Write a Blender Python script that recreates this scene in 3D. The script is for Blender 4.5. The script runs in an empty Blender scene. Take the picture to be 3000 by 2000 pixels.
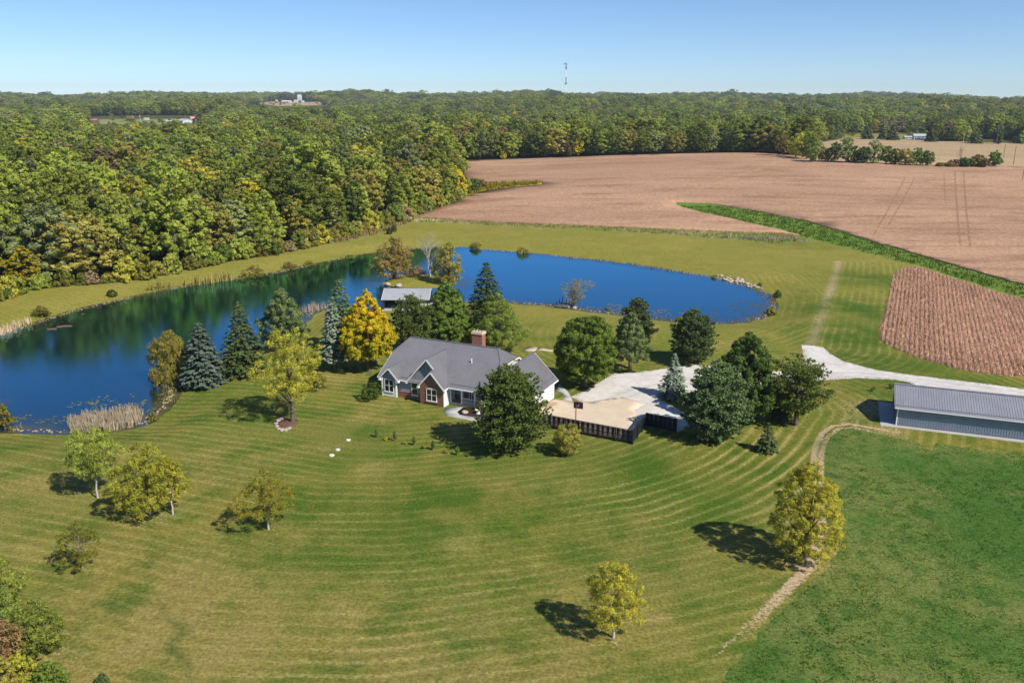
import bpy, bmesh, math, random
import numpy as np
from mathutils import Vector, Matrix, noise
from mathutils.geometry import delaunay_2d_cdt

random.seed(4); RNG = np.random.default_rng(11)
R = math.radians
sc = bpy.context.scene
C = sc.collection

# ---------------------------------------------------------------- camera, sky, sun, exposure
cam_d = bpy.data.cameras.new('camera'); cam = bpy.data.objects.new('camera', cam_d); C.objects.link(cam)
cam.location = (0, 0, 41); cam.rotation_euler = (R(90-15.648), 0, 0)
cam_d.sensor_width = 36; cam_d.lens = 30.0; cam_d.clip_start = .5; cam_d.clip_end = 20000
sc.camera = cam

SUN_EL, SUN_AZ = R(43), R(-41)                       # azimuth from +X, counter-clockwise
to_sun = Vector((math.cos(SUN_AZ)*math.cos(SUN_EL), math.sin(SUN_AZ)*math.cos(SUN_EL), math.sin(SUN_EL)))
w = bpy.data.worlds.new('World'); sc.world = w; w.use_nodes = True
nt = w.node_tree; nt.nodes.clear()
sky = nt.nodes.new('ShaderNodeTexSky'); sky.sky_type = 'NISHITA'; sky.sun_disc = False
sky.sun_elevation = SUN_EL; sky.sun_rotation = math.atan2(to_sun.x, to_sun.y)
sky.altitude = 2500; sky.air_density = 1.0; sky.dust_density = 0.0; sky.ozone_density = 7.0
bg = nt.nodes.new('ShaderNodeBackground'); bg.inputs[1].default_value = .10
wo = nt.nodes.new('ShaderNodeOutputWorld')
nt.links.new(sky.outputs[0], bg.inputs[0]); nt.links.new(bg.outputs[0], wo.inputs[0])
sd = bpy.data.lights.new('sun', 'SUN'); so = bpy.data.objects.new('sun', sd); C.objects.link(so)
sd.energy = 5.0; sd.angle = R(.53); sd.color = (1, .93, .80)
so.rotation_euler = (-to_sun).to_track_quat('-Z', 'Y').to_euler(); so.location = (60, -60, 120)
sc.view_settings.view_transform = 'Standard'; sc.view_settings.look = 'None'
sc.view_settings.exposure = .36; sc.view_settings.gamma = 1; sc.view_settings.use_curve_mapping = False
sc.render.engine = 'CYCLES'
cy = sc.cycles; cy.max_bounces = 5; cy.diffuse_bounces = 2; cy.glossy_bounces = 3; cy.transmission_bounces = 2
cy.volume_bounces = 0; cy.transparent_max_bounces = 4; cy.caustics_reflective = False; cy.caustics_refractive = False
cy.use_denoising = True; cy.sample_clamp_indirect = 4

# ---------------------------------------------------------------- terrain shape
WATER_Z = -1.2
POND = [(-95.87,146.06),(-95.97,154.29),(-94.61,163.08),(-92.30,174.02),(-87.26,184.23),(-80.94,195.14),(-73.85,204.16),(-63.58,212.87),(-55.33,224.79),(-46.29,238.75),(-37.71,247.49),(-30.60,252.09),(-23.16,256.05),(-16.63,256.86),(-9.88,252.87),(3.05,246.73),(15.31,239.45),(26.89,232.57),(37.46,223.54),(44.16,216.32),(50.58,210.07),(54.28,203.12),(57.24,196.59),(58.14,189.08),(57.26,182.10),(54.67,175.18),(51.02,169.12),(45.47,164.82),(40.11,164.12),(33.39,165.17),(26.97,168.75),(20.28,172.48),(15.07,175.18),(9.76,179.19),(3.22,180.84),(-2.49,183.37),(-9.17,182.52),(-16.48,178.78),(-22.42,177.57),(-28.97,174.79),(-36.38,175.18),(-40.57,177.57),(-41.75,171.34),(-41.76,163.08),(-43.50,153.37),(-45.45,146.06),(-48.32,138.10),(-51.23,131.82),(-52.00,126.91),(-51.76,123.95),(-50.78,119.36),(-50.25,115.07),(-50.28,112.07),(-50.76,108.89),(-54.11,107.11),(-59.55,106.33),(-64.95,106.64),(-68.72,107.11),(-72.32,107.27)]
ISLAND = [(-31.60,202.61),(-31.36,206.81),(-30.09,210.07),(-27.16,212.87),(-23.41,214.01),(-18.88,212.87),(-15.37,210.07),(-13.47,205.74),(-13.00,201.58),(-14.57,198.56),(-18.06,197.08),(-22.17,197.08),(-26.85,197.57),(-29.91,199.56)]

def smooth_closed(pts, k):
    p = np.asarray(pts, float); n = len(p); out = []
    for i in range(n):
        a, b, c, d = p[i-1], p[i], p[(i+1) % n], p[(i+2) % n]
        for j in range(k):
            t = j/k
            out.append(.5*((2*b)+(c-a)*t+(2*a-5*b+4*c-d)*t*t+(3*b-3*c+d-a)*t**3))
    return np.array(out)
POND_C = smooth_closed(POND, 3)
ISL_C = smooth_closed(ISLAND, 3)

def seg_dist(px, py, line, closed):
    L = np.asarray(line); A = L if closed else L[:-1]; B = np.roll(L, -1, 0) if closed else L[1:]
    best = np.full(px.shape, 1e18)
    for (ax, ay), (bx, by) in zip(A, B):
        dx, dy = bx-ax, by-ay
        t = np.clip(((px-ax)*dx+(py-ay)*dy)/(dx*dx+dy*dy+1e-12), 0, 1)
        best = np.minimum(best, (px-ax-t*dx)**2+(py-ay-t*dy)**2)
    return np.sqrt(best)

def inside(px, py, poly):
    P = np.asarray(poly); c = np.zeros(px.shape, bool); j = len(P)-1
    for i in range(len(P)):
        xi, yi = P[i]; xj, yj = P[j]
        if yi != yj:
            c ^= ((yi > py) != (yj > py)) & (px < (xj-xi)*(py-yi)/(yj-yi)+xi)
        j = i
    return c

def sstep(a, b, v):
    t = np.clip((v-a)/(b-a), 0, 1); return t*t*(3-2*t)

def terrain(x, y):
    x = np.asarray(x, float); y = np.asarray(y, float)
    z = .12*np.sin(x*.071+1.3)*np.cos(y*.053)+.08*np.sin(x*.13-y*.11)
    z = z*sstep(15, 40, np.hypot(x+5, y-110))
    # the crop field swells to a low crest, the wood lies level beside it
    right = sstep(-80, 60, x-.12*(y-300))
    z = z+sstep(230, 540, y)*(3+5.5*right)+1.3*np.sin(x*.021+.6)*np.cos(y*.017+.4)*sstep(260, 420, y)
    z = z-3.5*sstep(560, 700, y)*right
    # far country: rolling ground, then wooded ridges
    far = sstep(800, 1500, y)
    z = z+far*(6*np.sin(x*.0041+.7)*np.sin(y*.0033+.2)+4*np.sin(x*.009+y*.004))
    az = x/np.maximum(y, 1)
    ridge = np.interp(az, [-.9, -.6, -.5, -.35, -.24, -.2, -.12, 0, .06, .16, .3, .42, .5, .56, .7], [44, 44, 46, 50, 58, 52, 54, 54, 46, 52, 42, 44, 36, 24, 28])
    z = z+ridge*.85*sstep(1500, 3400, y)+sstep(2000, 3400, y)*(6*np.sin(x*.0036+1.1)+4.5*np.sin(x*.0083+.4)+3*np.sin(x*.019))
    knoll = lambda cx, cy, rx, ry, h: h*np.exp(-((x-cx)/rx)**2-((y-cy)/ry)**2)
    z = z+knoll(-900, 1700, 420, 330, 16)+knoll(60, 1750, 420, 300, 18)+knoll(720, 1750, 420, 300, 15)+knoll(-700, 2500, 260, 300, 10)
    # pond basin and island
    near = (y < 360) & (np.abs(x) < 260)
    if near.any():
        xs, ys = x[near] if x.ndim else x[None], y[near] if y.ndim else y[None]
        d = seg_dist(xs, ys, POND_C, True); ins = inside(xs, ys, POND_C)
        zz = z[near] if z.ndim else z[None]
        out = zz+(WATER_Z-.06-zz)*(1-sstep(0, 11, d))
        wet = WATER_Z-.06-.16*np.minimum(d, 9)
        di = seg_dist(xs, ys, ISL_C, True); ii = inside(xs, ys, ISL_C)
        wet = np.maximum(wet, np.where(ii, WATER_Z-.06+.75*sstep(0, 4, di), WATER_Z-.06-.3*di))
        zz = np.where(ins, wet, out)
        if z.ndim: z[near] = zz
        else: z = zz[0]
    return z


# ---------------------------------------------------------------- helpers
def ter1(x, y): return float(terrain(np.array([x]), np.array([y]))[0])

def tag(o, label=None, cat=None, group=None, kind=None):
    if label: o['label'] = label
    if cat: o['category'] = cat
    if group: o['group'] = group
    if kind: o['kind'] = kind
    return o

def empty(name, loc=(0, 0, 0), rz=0):
    o = bpy.data.objects.new(name, None); o.empty_display_size = .3; C.objects.link(o)
    o.location = loc; o.rotation_euler = (0, 0, rz); return o

def mesh_np(name, V, F4=None, F3=None, mat=None, attrs=None, smooth=False):
    """mesh from numpy arrays of vertices, quads and triangles"""
    V = np.asarray(V, np.float32).reshape(-1, 3)
    q = np.zeros((0, 4), np.int32) if F4 is None else np.asarray(F4, np.int32).reshape(-1, 4)
    t = np.zeros((0, 3), np.int32) if F3 is None else np.asarray(F3, np.int32).reshape(-1, 3)
    me = bpy.data.meshes.new(name)
    me.vertices.add(len(V)); me.vertices.foreach_set('co', V.ravel())
    me.loops.add(q.size+t.size); me.loops.foreach_set('vertex_index', np.concatenate([q.ravel(), t.ravel()]))
    me.polygons.add(len(q)+len(t))
    me.polygons.foreach_set('loop_start', np.concatenate([np.arange(len(q))*4, q.size+np.arange(len(t))*3]).astype(np.int32))
    if smooth: me.polygons.foreach_set('use_smooth', np.ones(len(q)+len(t), bool))
    for k, v in (attrs or {}).items():
        dom = 'POINT' if len(v) == len(V) else 'FACE'
        a = me.attributes.new(k, 'FLOAT', dom); a.data.foreach_set('value', np.asarray(v, np.float32))
    me.update(calc_edges=True)
    if mat: me.materials.append(mat)
    return me

def ob(name, me, parent=None, loc=None, rz=None):
    o = bpy.data.objects.new(name, me); C.objects.link(o)
    if parent: o.parent = parent
    if loc is not None: o.location = loc
    if rz is not None: o.rotation_euler = (0, 0, rz)
    return o

class MB:
    """collects simple solids into one mesh"""
    def __init__(s): s.v = []; s.f = []
    def add(s, v, f):
        n = len(s.v); s.v += [tuple(p) for p in v]; s.f += [tuple(i+n for i in q) for q in f]; return s
    def box(s, x0, x1, y0, y1, z0, z1):
        return s.add([(x0, y0, z0), (x1, y0, z0), (x1, y1, z0), (x0, y1, z0), (x0, y0, z1), (x1, y0, z1), (x1, y1, z1), (x0, y1, z1)],
                     [(0, 3, 2, 1), (4, 5, 6, 7), (0, 1, 5, 4), (1, 2, 6, 5), (2, 3, 7, 6), (3, 0, 4, 7)])
    def slab(s, poly, t):
        """thick plate: polygon of 3-D points pushed along minus its normal by t"""
        P = [Vector(p) for p in poly]; n = (P[1]-P[0]).cross(P[2]-P[0]).normalized(); k = len(P)
        Q = [p-n*t for p in P]
        return s.add(P+Q, [tuple(range(k)), tuple(range(2*k-1, k-1, -1))]+[(i, i+k, (i+1) % k+k, (i+1) % k) for i in range(k)])
    def bar(s, a, b, wd, ht, up=(0, 0, 1)):
        a, b = Vector(a), Vector(b); d = (b-a).normalized(); u = Vector(up)
        sx = d.cross(u)
        if sx.length < 1e-5: sx = d.cross(Vector((0, 1, 0)))
        sx = sx.normalized()*wd/2; uz = sx.cross(d).normalized()*ht/2
        v = [a-sx-uz, a+sx-uz, a+sx+uz, a-sx+uz, b-sx-uz, b+sx-uz, b+sx+uz, b-sx+uz]
        return s.add(v, [(3, 2, 1, 0), (4, 5, 6, 7), (0, 1, 5, 4), (1, 2, 6, 5), (2, 3, 7, 6), (3, 0, 4, 7)])
    def tube(s, pts, rad, n=6, cap=True):
        pts = [Vector(p) for p in pts]; base = len(s.v)
        for i, p in enumerate(pts):
            d = (pts[min(i+1, len(pts)-1)]-pts[max(i-1, 0)])
            d = d.normalized() if d.length > 1e-6 else Vector((0, 0, 1))
            a = d.cross(Vector((.31, .95, .02))).normalized(); b = d.cross(a)
            for k in range(n):
                th = 2*math.pi*k/n; s.v.append(tuple(p+(a*math.cos(th)+b*math.sin(th))*rad[i]))
        for i in range(len(pts)-1):
            for k in range(n):
                s.f.append((base+i*n+k, base+i*n+(k+1) % n, base+(i+1)*n+(k+1) % n, base+(i+1)*n+k))
        if cap:
            s.f.append(tuple(base+(len(pts)-1)*n+k for k in range(n)))
        return s
    def mesh(s, name, mat, smooth=False):
        me = bpy.data.meshes.new(name); me.from_pydata(s.v, [], s.f); me.materials.append(mat)
        if smooth: me.polygons.foreach_set('use_smooth', [True]*len(me.polygons))
        return me
    def build(s, name, mat, parent=None, smooth=False):
        return ob(name, s.mesh(name, mat, smooth), parent)

# ---------------------------------------------------------------- materials
class NT:
    def __init__(s, name):
        s.m = bpy.data.materials.new(name); s.m.use_nodes = True; s.t = s.m.node_tree; s.t.nodes.clear()
        s.out = s.t.nodes.new('ShaderNodeOutputMaterial')
    def n(s, typ, **kw):
        x = s.t.nodes.new(typ)
        for k, v in kw.items():
            if k == 'inp':
                for i, val in v.items():
                    if isinstance(val, bpy.types.NodeSocket): s.t.links.new(val, x.inputs[i])
                    else: x.inputs[i].default_value = val
            else: setattr(x, k, v)
        return x
    def link(s, a, b): s.t.links.new(a, b)
    def math(s, op, a, b=0.0, clamp=False):
        return s.n('ShaderNodeMath', operation=op, use_clamp=clamp, inp={0: a, 1: b}).outputs[0]
    def mix(s, f, a, b, mode='MIX'):
        x = s.n('ShaderNodeMix', data_type='RGBA', blend_type=mode)
        for i, v in ((0, f), (6, a), (7, b)):
            if isinstance(v, bpy.types.NodeSocket): s.link(v, x.inputs[i])
            else: x.inputs[i].default_value = v if i == 0 else (*v[:3], 1)
        return x.outputs[2]
    def coords(s):
        return s.n('ShaderNodeTexCoord').outputs['Object']
    def noise(s, vec, scale, detail=4, rough=.55, stretch=None):
        if stretch:
            vec = s.n('ShaderNodeMapping', inp={0: vec, 3: stretch}).outputs[0]
        return s.n('ShaderNodeTexNoise', inp={'Vector': vec, 'Scale': scale, 'Detail': detail, 'Roughness': rough}).outputs[0]
    def ramp(s, f, lo, hi, a=0., b=1.):
        return s.n('ShaderNodeMapRange', interpolation_type='SMOOTHSTEP', inp={0: f, 1: lo, 2: hi, 3: a, 4: b}).outputs[0]
    def attr(s, name): return s.n('ShaderNodeAttribute', attribute_name=name).outputs['Fac']
    def principled(s, col, rough=.8, spec=.3, bump=None, bstr=.3, bdist=.05, metal=0., normal=None):
        p = s.n('ShaderNodeBsdfPrincipled')
        for k, v in (('Base Color', col), ('Roughness', rough), ('Specular IOR Level', spec), ('Metallic', metal)):
            if isinstance(v, bpy.types.NodeSocket): s.link(v, p.inputs[k])
            else: p.inputs[k].default_value = (*v[:3], 1) if k == 'Base Color' else v
        if bump is not None:
            b = s.n('ShaderNodeBump', inp={'Strength': bstr, 'Distance': bdist, 'Height': bump}); s.link(b.outputs[0], p.inputs['Normal'])
        s.link(p.outputs[0], s.out.inputs[0]); return p

def plain(name, col, rough=.6, var=.12, scale=3., spec=.35, metal=0., bump=0.):
    m = NT(name); c = m.coords(); f = m.noise(c, scale, 5)
    a = tuple(v*(1-var) for v in col); b = tuple(min(1, v*(1+var)) for v in col)
    m.principled(m.mix(f, a, b), rough, spec, bump=(m.noise(c, scale*9, 3) if bump else None), bstr=bump, metal=metal)
    return m.m

def leafmat(name, a, b, trans=.32, hue=.12):
    """leaf colour from per-leaf tint, each tree a little different"""
    m = NT(name); oi = m.n('ShaderNodeObjectInfo').outputs['Random']
    f = m.attr('tint')
    col = m.mix(f, a, b)
    col = m.mix(m.ramp(oi, 0, 1, 0, hue*2.2), col, (b[0]*1.15, b[1]*.95, b[2]*.8))
    v = m.ramp(m.math('FRACT', m.math('MULTIPLY', oi, 7.31)), 0, 1, .66, 1.34)
    hs = m.n('ShaderNodeHueSaturation', inp={'Value': v, 'Color': col})
    d = m.n('ShaderNodeBsdfDiffuse', inp={0: hs.outputs[0]}); t = m.n('ShaderNodeBsdfTranslucent', inp={0: hs.outputs[0]})
    x = m.n('ShaderNodeMixShader', inp={0: trans, 1: d.outputs[0], 2: t.outputs[0]})
    m.link(x.outputs[0], m.out.inputs[0]); return m.m

PAL = {
 'maple_green': leafmat('leaf_maple_green', (0.075, 0.135, 0.022), (0.2, 0.285, 0.055)),
 'deep_green': leafmat('leaf_deep_green', (0.055, 0.105, 0.025), (0.145, 0.215, 0.055)),
 'mid_green': leafmat('leaf_mid_green', (0.095, 0.15, 0.028), (0.22, 0.28, 0.062)),
 'grey_green': leafmat('leaf_grey_green', (0.1, 0.15, 0.05), (0.22, 0.28, 0.11)),
 'yellow_green': leafmat('leaf_yellow_green', (0.15, 0.19, 0.025), (0.44, 0.41, 0.06)),
 'yellow': leafmat('leaf_yellow', (0.27, 0.25, 0.02), (0.6, 0.5, 0.04)),
 'orange': leafmat('leaf_orange', (0.3, 0.32, 0.02), (0.74, 0.52, 0.03), .36, .02),
 'olive': leafmat('leaf_olive', (0.15, 0.15, 0.03), (0.36, 0.325, 0.075)),
 'tan': leafmat('leaf_tan', (0.24, 0.19, 0.05), (0.46, 0.36, 0.12)),
 'russet': leafmat('leaf_russet', (0.15, 0.105, 0.05), (0.3, 0.2, 0.1)),
 'spruce': leafmat('needle_spruce', (0.042, 0.068, 0.022), (0.115, 0.155, 0.05), .12),
 'blue_spruce': leafmat('needle_blue_spruce', (0.075, 0.115, 0.08), (0.205, 0.265, 0.2), .12),
 'pine': leafmat('needle_pine', (0.08, 0.125, 0.028), (0.215, 0.28, 0.068), .15),
 'blue_pine': leafmat('needle_blue_pine', (.058, .105, .042), (.155, .225, .092), .15),
 'pale': leafmat('leaf_pale', (0.28, 0.29, 0.13), (0.5, 0.48, 0.25)),
 'f_green': leafmat('leaf_wood_green', (0.15, 0.195, 0.03), (0.33, 0.38, 0.075)), 'f_deep': leafmat('leaf_wood_deep', (0.1, 0.15, 0.03), (0.23, 0.295, 0.065)), 'f_grey': leafmat('leaf_wood_grey', (0.15, 0.185, 0.07), (0.3, 0.345, 0.14)), 'f_yellow': leafmat('leaf_wood_yellow', (.23, .235, .03), (.48, .45, .08)),
 'f_olive': leafmat('leaf_wood_olive', (0.175, 0.175, 0.04), (0.36, 0.335, 0.085)), 'f_russet': leafmat('leaf_wood_russet', (.19, .145, .075), (.33, .26, .15)), 'f_bright': leafmat('leaf_wood_bright', (0.17, 0.23, 0.03), (0.37, 0.43, 0.08)), 'f_tan': leafmat('leaf_wood_tan', (.27, .22, .11), (.46, .38, .21)),
 'bare': leafmat('twig_bare', (.22, .2, .19), (.4, .37, .35), .05),
}
BARK = plain('bark', (.13, .105, .085), .9, .4, 6, .1)
BARK_PALE = plain('bark_pale', (.42, .38, .34), .9, .3, 5, .1)

# ---------------------------------------------------------------- trees
def unit(v): return v/np.maximum(np.linalg.norm(v, axis=1, keepdims=True), 1e-9)

def leaf_quads(Cn, Nn, size, aspect=.6, along=None, rng=RNG):
    """one bent diamond per leaf spray: centres, normals, sizes -> vertices and quads"""
    n = len(Cn); Nn = unit(Nn)
    ref = rng.normal(size=(n, 3)) if along is None else along
    T = unit(np.cross(Nn, ref)); B = np.cross(T, Nn)
    if along is not None: T, B = unit(along), unit(np.cross(Nn, along))
    s = size[:, None]*.5
    V = np.stack([Cn-T*s, Cn+B*s*aspect-Nn*s*.15, Cn+T*s, Cn-B*s*aspect-Nn*s*.15], 1).reshape(-1, 3)
    return V, np.arange(4*n).reshape(-1, 4)

PROFILE = {
 'round': lambda t: np.sqrt(np.clip(1-(2*t-1)**2, 0, 1))**.8,
 'egg': lambda t: np.where(t < .28, .66+.34*np.clip(t/.28, 0, 1)**.8, np.sqrt(np.clip(1-(np.clip(t-.28, 0, 1)/.72)**1.9, 0, 1))**1.15),
 'drop': lambda t: np.where(t < .24, .72+.28*np.clip(t/.24, 0, 1), np.clip(1-(np.clip(t-.24, 0, 1)/.76)**1.35, 0, 1)**.85),
 'column': lambda t: np.clip(np.sin(np.pi*np.clip(t, 0, 1)**.8), 0, 1)**.5,
 'cone': lambda t: np.minimum(1, (t/.12+.25))*np.clip(1-t, 0, 1)**.75,
 'dome': lambda t: np.sqrt(np.clip(1-t*t, 0, 1)),
 'vase': lambda t: (.35+.65*np.clip(t, 0, 1)**.8)*np.sqrt(np.clip(1-np.clip((t-.55)/.45, 0, 1)**2.2, 0, 1)),
}

def broad(h, r, seed, prof='egg', base=.12, ncl=90, cr=.24, nleaf=70, ls=.26, lobes=.16, hang=0., aspect=.6, sparse=0., trunk_r=None, bark=None, pal='mid_green', nlimb=16, lean=0., split=False, out_up=.25, hbias=0.):
    """broadleaf tree: returns (trunk mesh, crown mesh) about the origin"""
    rng = np.random.default_rng(seed); ncl = int(ncl*1.9); cr = cr*.72; nleaf = nleaf*.56
    zb = h*base; hc = h-zb
    ph = rng.uniform(0, 6.28, 4)
    t = rng.uniform(.02, 1, ncl*6); keep = rng.uniform(size=len(t)) < PROFILE[prof](t)+.06
    t = t[keep][:ncl]; n = len(t)
    th = rng.uniform(0, 2*np.pi, n)
    rr = PROFILE[prof](t)*r*(1-cr*.45)*(1+lobes*np.sin(2*th+ph[0]+3*t)+lobes*.7*np.sin(3*th+ph[1]-4*t))
    fr = np.where(rng.uniform(size=n) < .22, rng.uniform(.05, .5, n), .5+.5*np.sqrt(rng.uniform(size=n)))
    c = np.stack([np.cos(th)*rr*fr, np.sin(th)*rr*fr, zb+hc*(cr*.35+(1-cr*.8)*t)], 1)
    c[:, 0] += lean*(c[:, 2]-zb)
    crad = r*cr*rng.uniform(.6, 1.3, n)*(.55+.45*np.minimum(1, PROFILE[prof](t)+.25))
    ctint = rng.uniform(0, 1, n)
    cnt = np.maximum(6, (1.25*nleaf*(crad/(r*cr))**2)).astype(int)
    if sparse: cnt = (cnt*rng.uniform(1-sparse, 1, n)).astype(int)+2
    idx = np.repeat(np.arange(n), cnt); m = len(idx)
    d = unit(rng.normal(size=(m, 3))); outw = c[idx]*np.array([1, 1, 0]); outw = outw/(r+1e-6)
    d = unit(d+outw*.55+np.array([0, 0, out_up]))
    p = c[idx]+d*crad[idx][:, None]*rng.uniform(.55, 1.08, (m, 1))*np.array([1, 1, .82])
    if hang:
        p[:, 2] -= hang*crad[idx]*rng.uniform(0, 1.6, m); p[:, 2] = np.maximum(p[:, 2], .15)
    nrm = d+rng.normal(size=(m, 3))*.34
    al = None
    if hang:
        al = np.tile([0, 0, 1.], (m, 1))+rng.normal(size=(m, 3))*.25
    V, F = leaf_quads(p, nrm, ls*1.15*rng.uniform(.6, 1.35, m), aspect, al, rng)
    tint = np.clip(.7*ctint[idx]+.45*rng.uniform(size=m)-.05+hbias*((p[:, 2]-zb)/hc-.5), 0, 1)
    crown = mesh_np('crown', V, F, mat=PAL[pal], attrs={'tint': tint})
    mb = MB(); tr = trunk_r or .022*h+.04
    top = zb+hc*.72
    stems = [(0., 0.)] if not split else [(rng.uniform(-.25, .25)*r, rng.uniform(-.25, .25)*r) for _ in range(3)]
    for sx, sy in stems:
        pts = [(sx*q*1.2+lean*max(0, top*q-zb)+rng.normal()*.02*r, sy*q*1.2+rng.normal()*.02*r, top*q) for q in np.linspace(0, 1, 7)]
        pts[0] = (sx*.1, sy*.1, -.25)
        mb.tube(pts, [tr*1.25, tr, tr*.86, tr*.7, tr*.52, tr*.34, tr*.12], 7)
    for i in rng.choice(n, min(n, nlimb), replace=False):
        q = c[i]; z0 = min(max(zb*.75, q[2]*rng.uniform(.45, .72)), top*.9); f = z0/top
        sx, sy = stems[rng.integers(len(stems))]
        a = np.array([sx*f*1.2+lean*max(0, z0-zb), sy*f*1.2, z0]); mid = a*.5+q*.5+np.array([0, 0, .05*h*rng.uniform(-.4, .6)])
        br = tr*(1-f*.75)*.45
        mb.tube([a, mid, q], [br, br*.6, br*.18], 5)
    trunk = mb.mesh('trunk', bark or BARK, True)
    return trunk, crown

def spruce(h, r, seed, pal='spruce', levels=34, nb=9, ls=.34, base=.05, droop=.25, gap=0., power=.85, tuft=13):
    """conifer with whorls of drooping boughs"""
    rng = np.random.default_rng(seed); P = []; N = []; A = []; S = []; Tt = []
    mb = MB(); tr = .018*h+.05
    mb.tube([(0, 0, -.2), (0, 0, h*.35), (0, 0, h*.98)], [tr*1.2, tr*.75, .02], 7)
    for L in range(levels):
        t = (L+rng.uniform(0, .9))/levels; z = h*(base+(1-base)*t)
        Lr = r*max(.04, (1-t))**(power*.88)*min(1, .6+t*6)
        k = max(4, int(nb*(1-.45*t)))
        a0 = rng.uniform(0, 6.28)
        for b in range(k):
            if rng.uniform() < gap: continue
            a = a0+2*np.pi*b/k+rng.normal()*.18; ln = Lr*rng.uniform(.72, 1.1)
            dirv = np.array([np.cos(a), np.sin(a), 0]); side = np.array([-np.sin(a), np.cos(a), 0])
            m = max(4, int(tuft*(ln/r)**.8))
            u = np.sqrt(rng.uniform(.02, 1, m)); bt = rng.uniform(0, .5)
            zz = z-droop*ln*u**1.4+.10*ln*u**4+(.12*h/levels)
            sd = rng.normal(size=m)*.20*ln*(1.15-u)+rng.normal(size=m)*.05
            p = dirv[None]*(ln*u)[:, None]+side[None]*sd[:, None]; p[:, 2] = zz-np.abs(sd)*.25+rng.normal(size=m)*.03*h/levels*6
            P.append(p); Nn = np.tile([0, 0, 1.], (m, 1))+dirv*.65+rng.normal(size=(m, 3))*.38; N.append(Nn)
            A.append(np.tile(dirv, (m, 1))+side*np.sign(sd)[:, None]*.7+np.array([0, 0, -.35])+rng.normal(size=(m, 3))*.2)
            S.append(ls*rng.uniform(.65, 1.3, m)*(.6+.4*min(1, ln/r+.3))); Tt.append(np.clip(bt+.5*u*rng.uniform(.5, 1, m), 0, 1))
            if b % 3 == 0 and ln > .4:
                mb.tube([(0, 0, z), tuple(dirv*ln*.5+np.array([0, 0, z-droop*ln*.35])), tuple(dirv*ln*.92+np.array([0, 0, z-droop*ln*.8]))], [.035, .02, .008], 4)
    P = np.concatenate(P); V, F = leaf_quads(P, np.concatenate(N), np.concatenate(S)*1.25, .62, np.concatenate(A), rng)
    crown = mesh_np('crown', V, F, mat=PAL[pal], attrs={'tint': np.concatenate(Tt)})
    return mb.mesh('trunk', BARK, True), crown

def pine(h, r, seed, pal='pine', nbr=95, base=.1, ls=.34, prof='egg', tufts=26, needles=6, sparse=0., npl=1.0, split=False):
    """pine: limbs ending in upturned needle tufts"""
    rng = np.random.default_rng(seed); zb = h*base; hc = h-zb
    P = []; N = []; A = []; S = []; Tt = []; mb = MB(); tr = .022*h+.06
    stems = [(0, 0)] if not split else [(-.22*r, 0), (.25*r, .1*r)]
    for sx, sy in stems:
        mb.tube([(sx*.1, sy*.1, -.2), (sx*.5, sy*.5, h*.3), (sx, sy, h*.92)], [tr*1.2, tr*.8, .03], 7)
    ts = np.linspace(0.01, 1, nbr)+rng.normal(size=nbr)*.01
    for t in ts:
        t = float(np.clip(t, 0, 1)); z = zb+hc*t*.96
        env = float(PROFILE[prof](np.array([min(.985, t*.97+.02)]))[0])*r
        if rng.uniform() < sparse: continue
        for b in range(1 if t > .9 else 2):
            a = rng.uniform(0, 6.28); ln = env*rng.uniform(.62, 1.08)
            dv = np.array([np.cos(a), np.sin(a), 0.])
            sx, sy = stems[rng.integers(len(stems))]; o = np.array([sx*z/h, sy*z/h, z-.10*ln])
            tip = o+dv*ln+np.array([0, 0, .22*ln])
            if ln > .5: mb.tube([o, o*.5+tip*.5+np.array([0, 0, -.05*ln]), tip], [.05, .03, .01], 4)
            m = max(4, int(tufts*(ln/r))); u = rng.uniform(.35, 1.05, m)
            cc = o+(tip-o)*u[:, None]+rng.normal(size=(m, 3))*np.array([.17, .17, .11])*r*.8*(1.25-u)[:, None]
            k = needles; ci = np.repeat(np.arange(m), k)
            dd = unit(rng.normal(size=(m*k, 3))*.7+np.array([0, 0, .75])+dv*.55)
            P.append(cc[ci]+dd*ls*.4); A.append(dd); N.append(unit(rng.normal(size=(m*k, 3))*.5+np.array([0, 0, .6])+dv*.4))
            S.append(ls*rng.uniform(.75, 1.3, m*k)); bt = rng.uniform(0, .45); Tt.append(np.clip(bt+rng.uniform(0, .55, m)[ci]+.1*t, 0, 1))
    P = np.concatenate(P); V, F = leaf_quads(P, np.concatenate(N), np.concatenate(S), .42, np.concatenate(A), rng)
    crown = mesh_np('crown', V, F, mat=PAL[pal], attrs={'tint': np.concatenate(Tt)})
    return mb.mesh('trunk', BARK, True), crown

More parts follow.
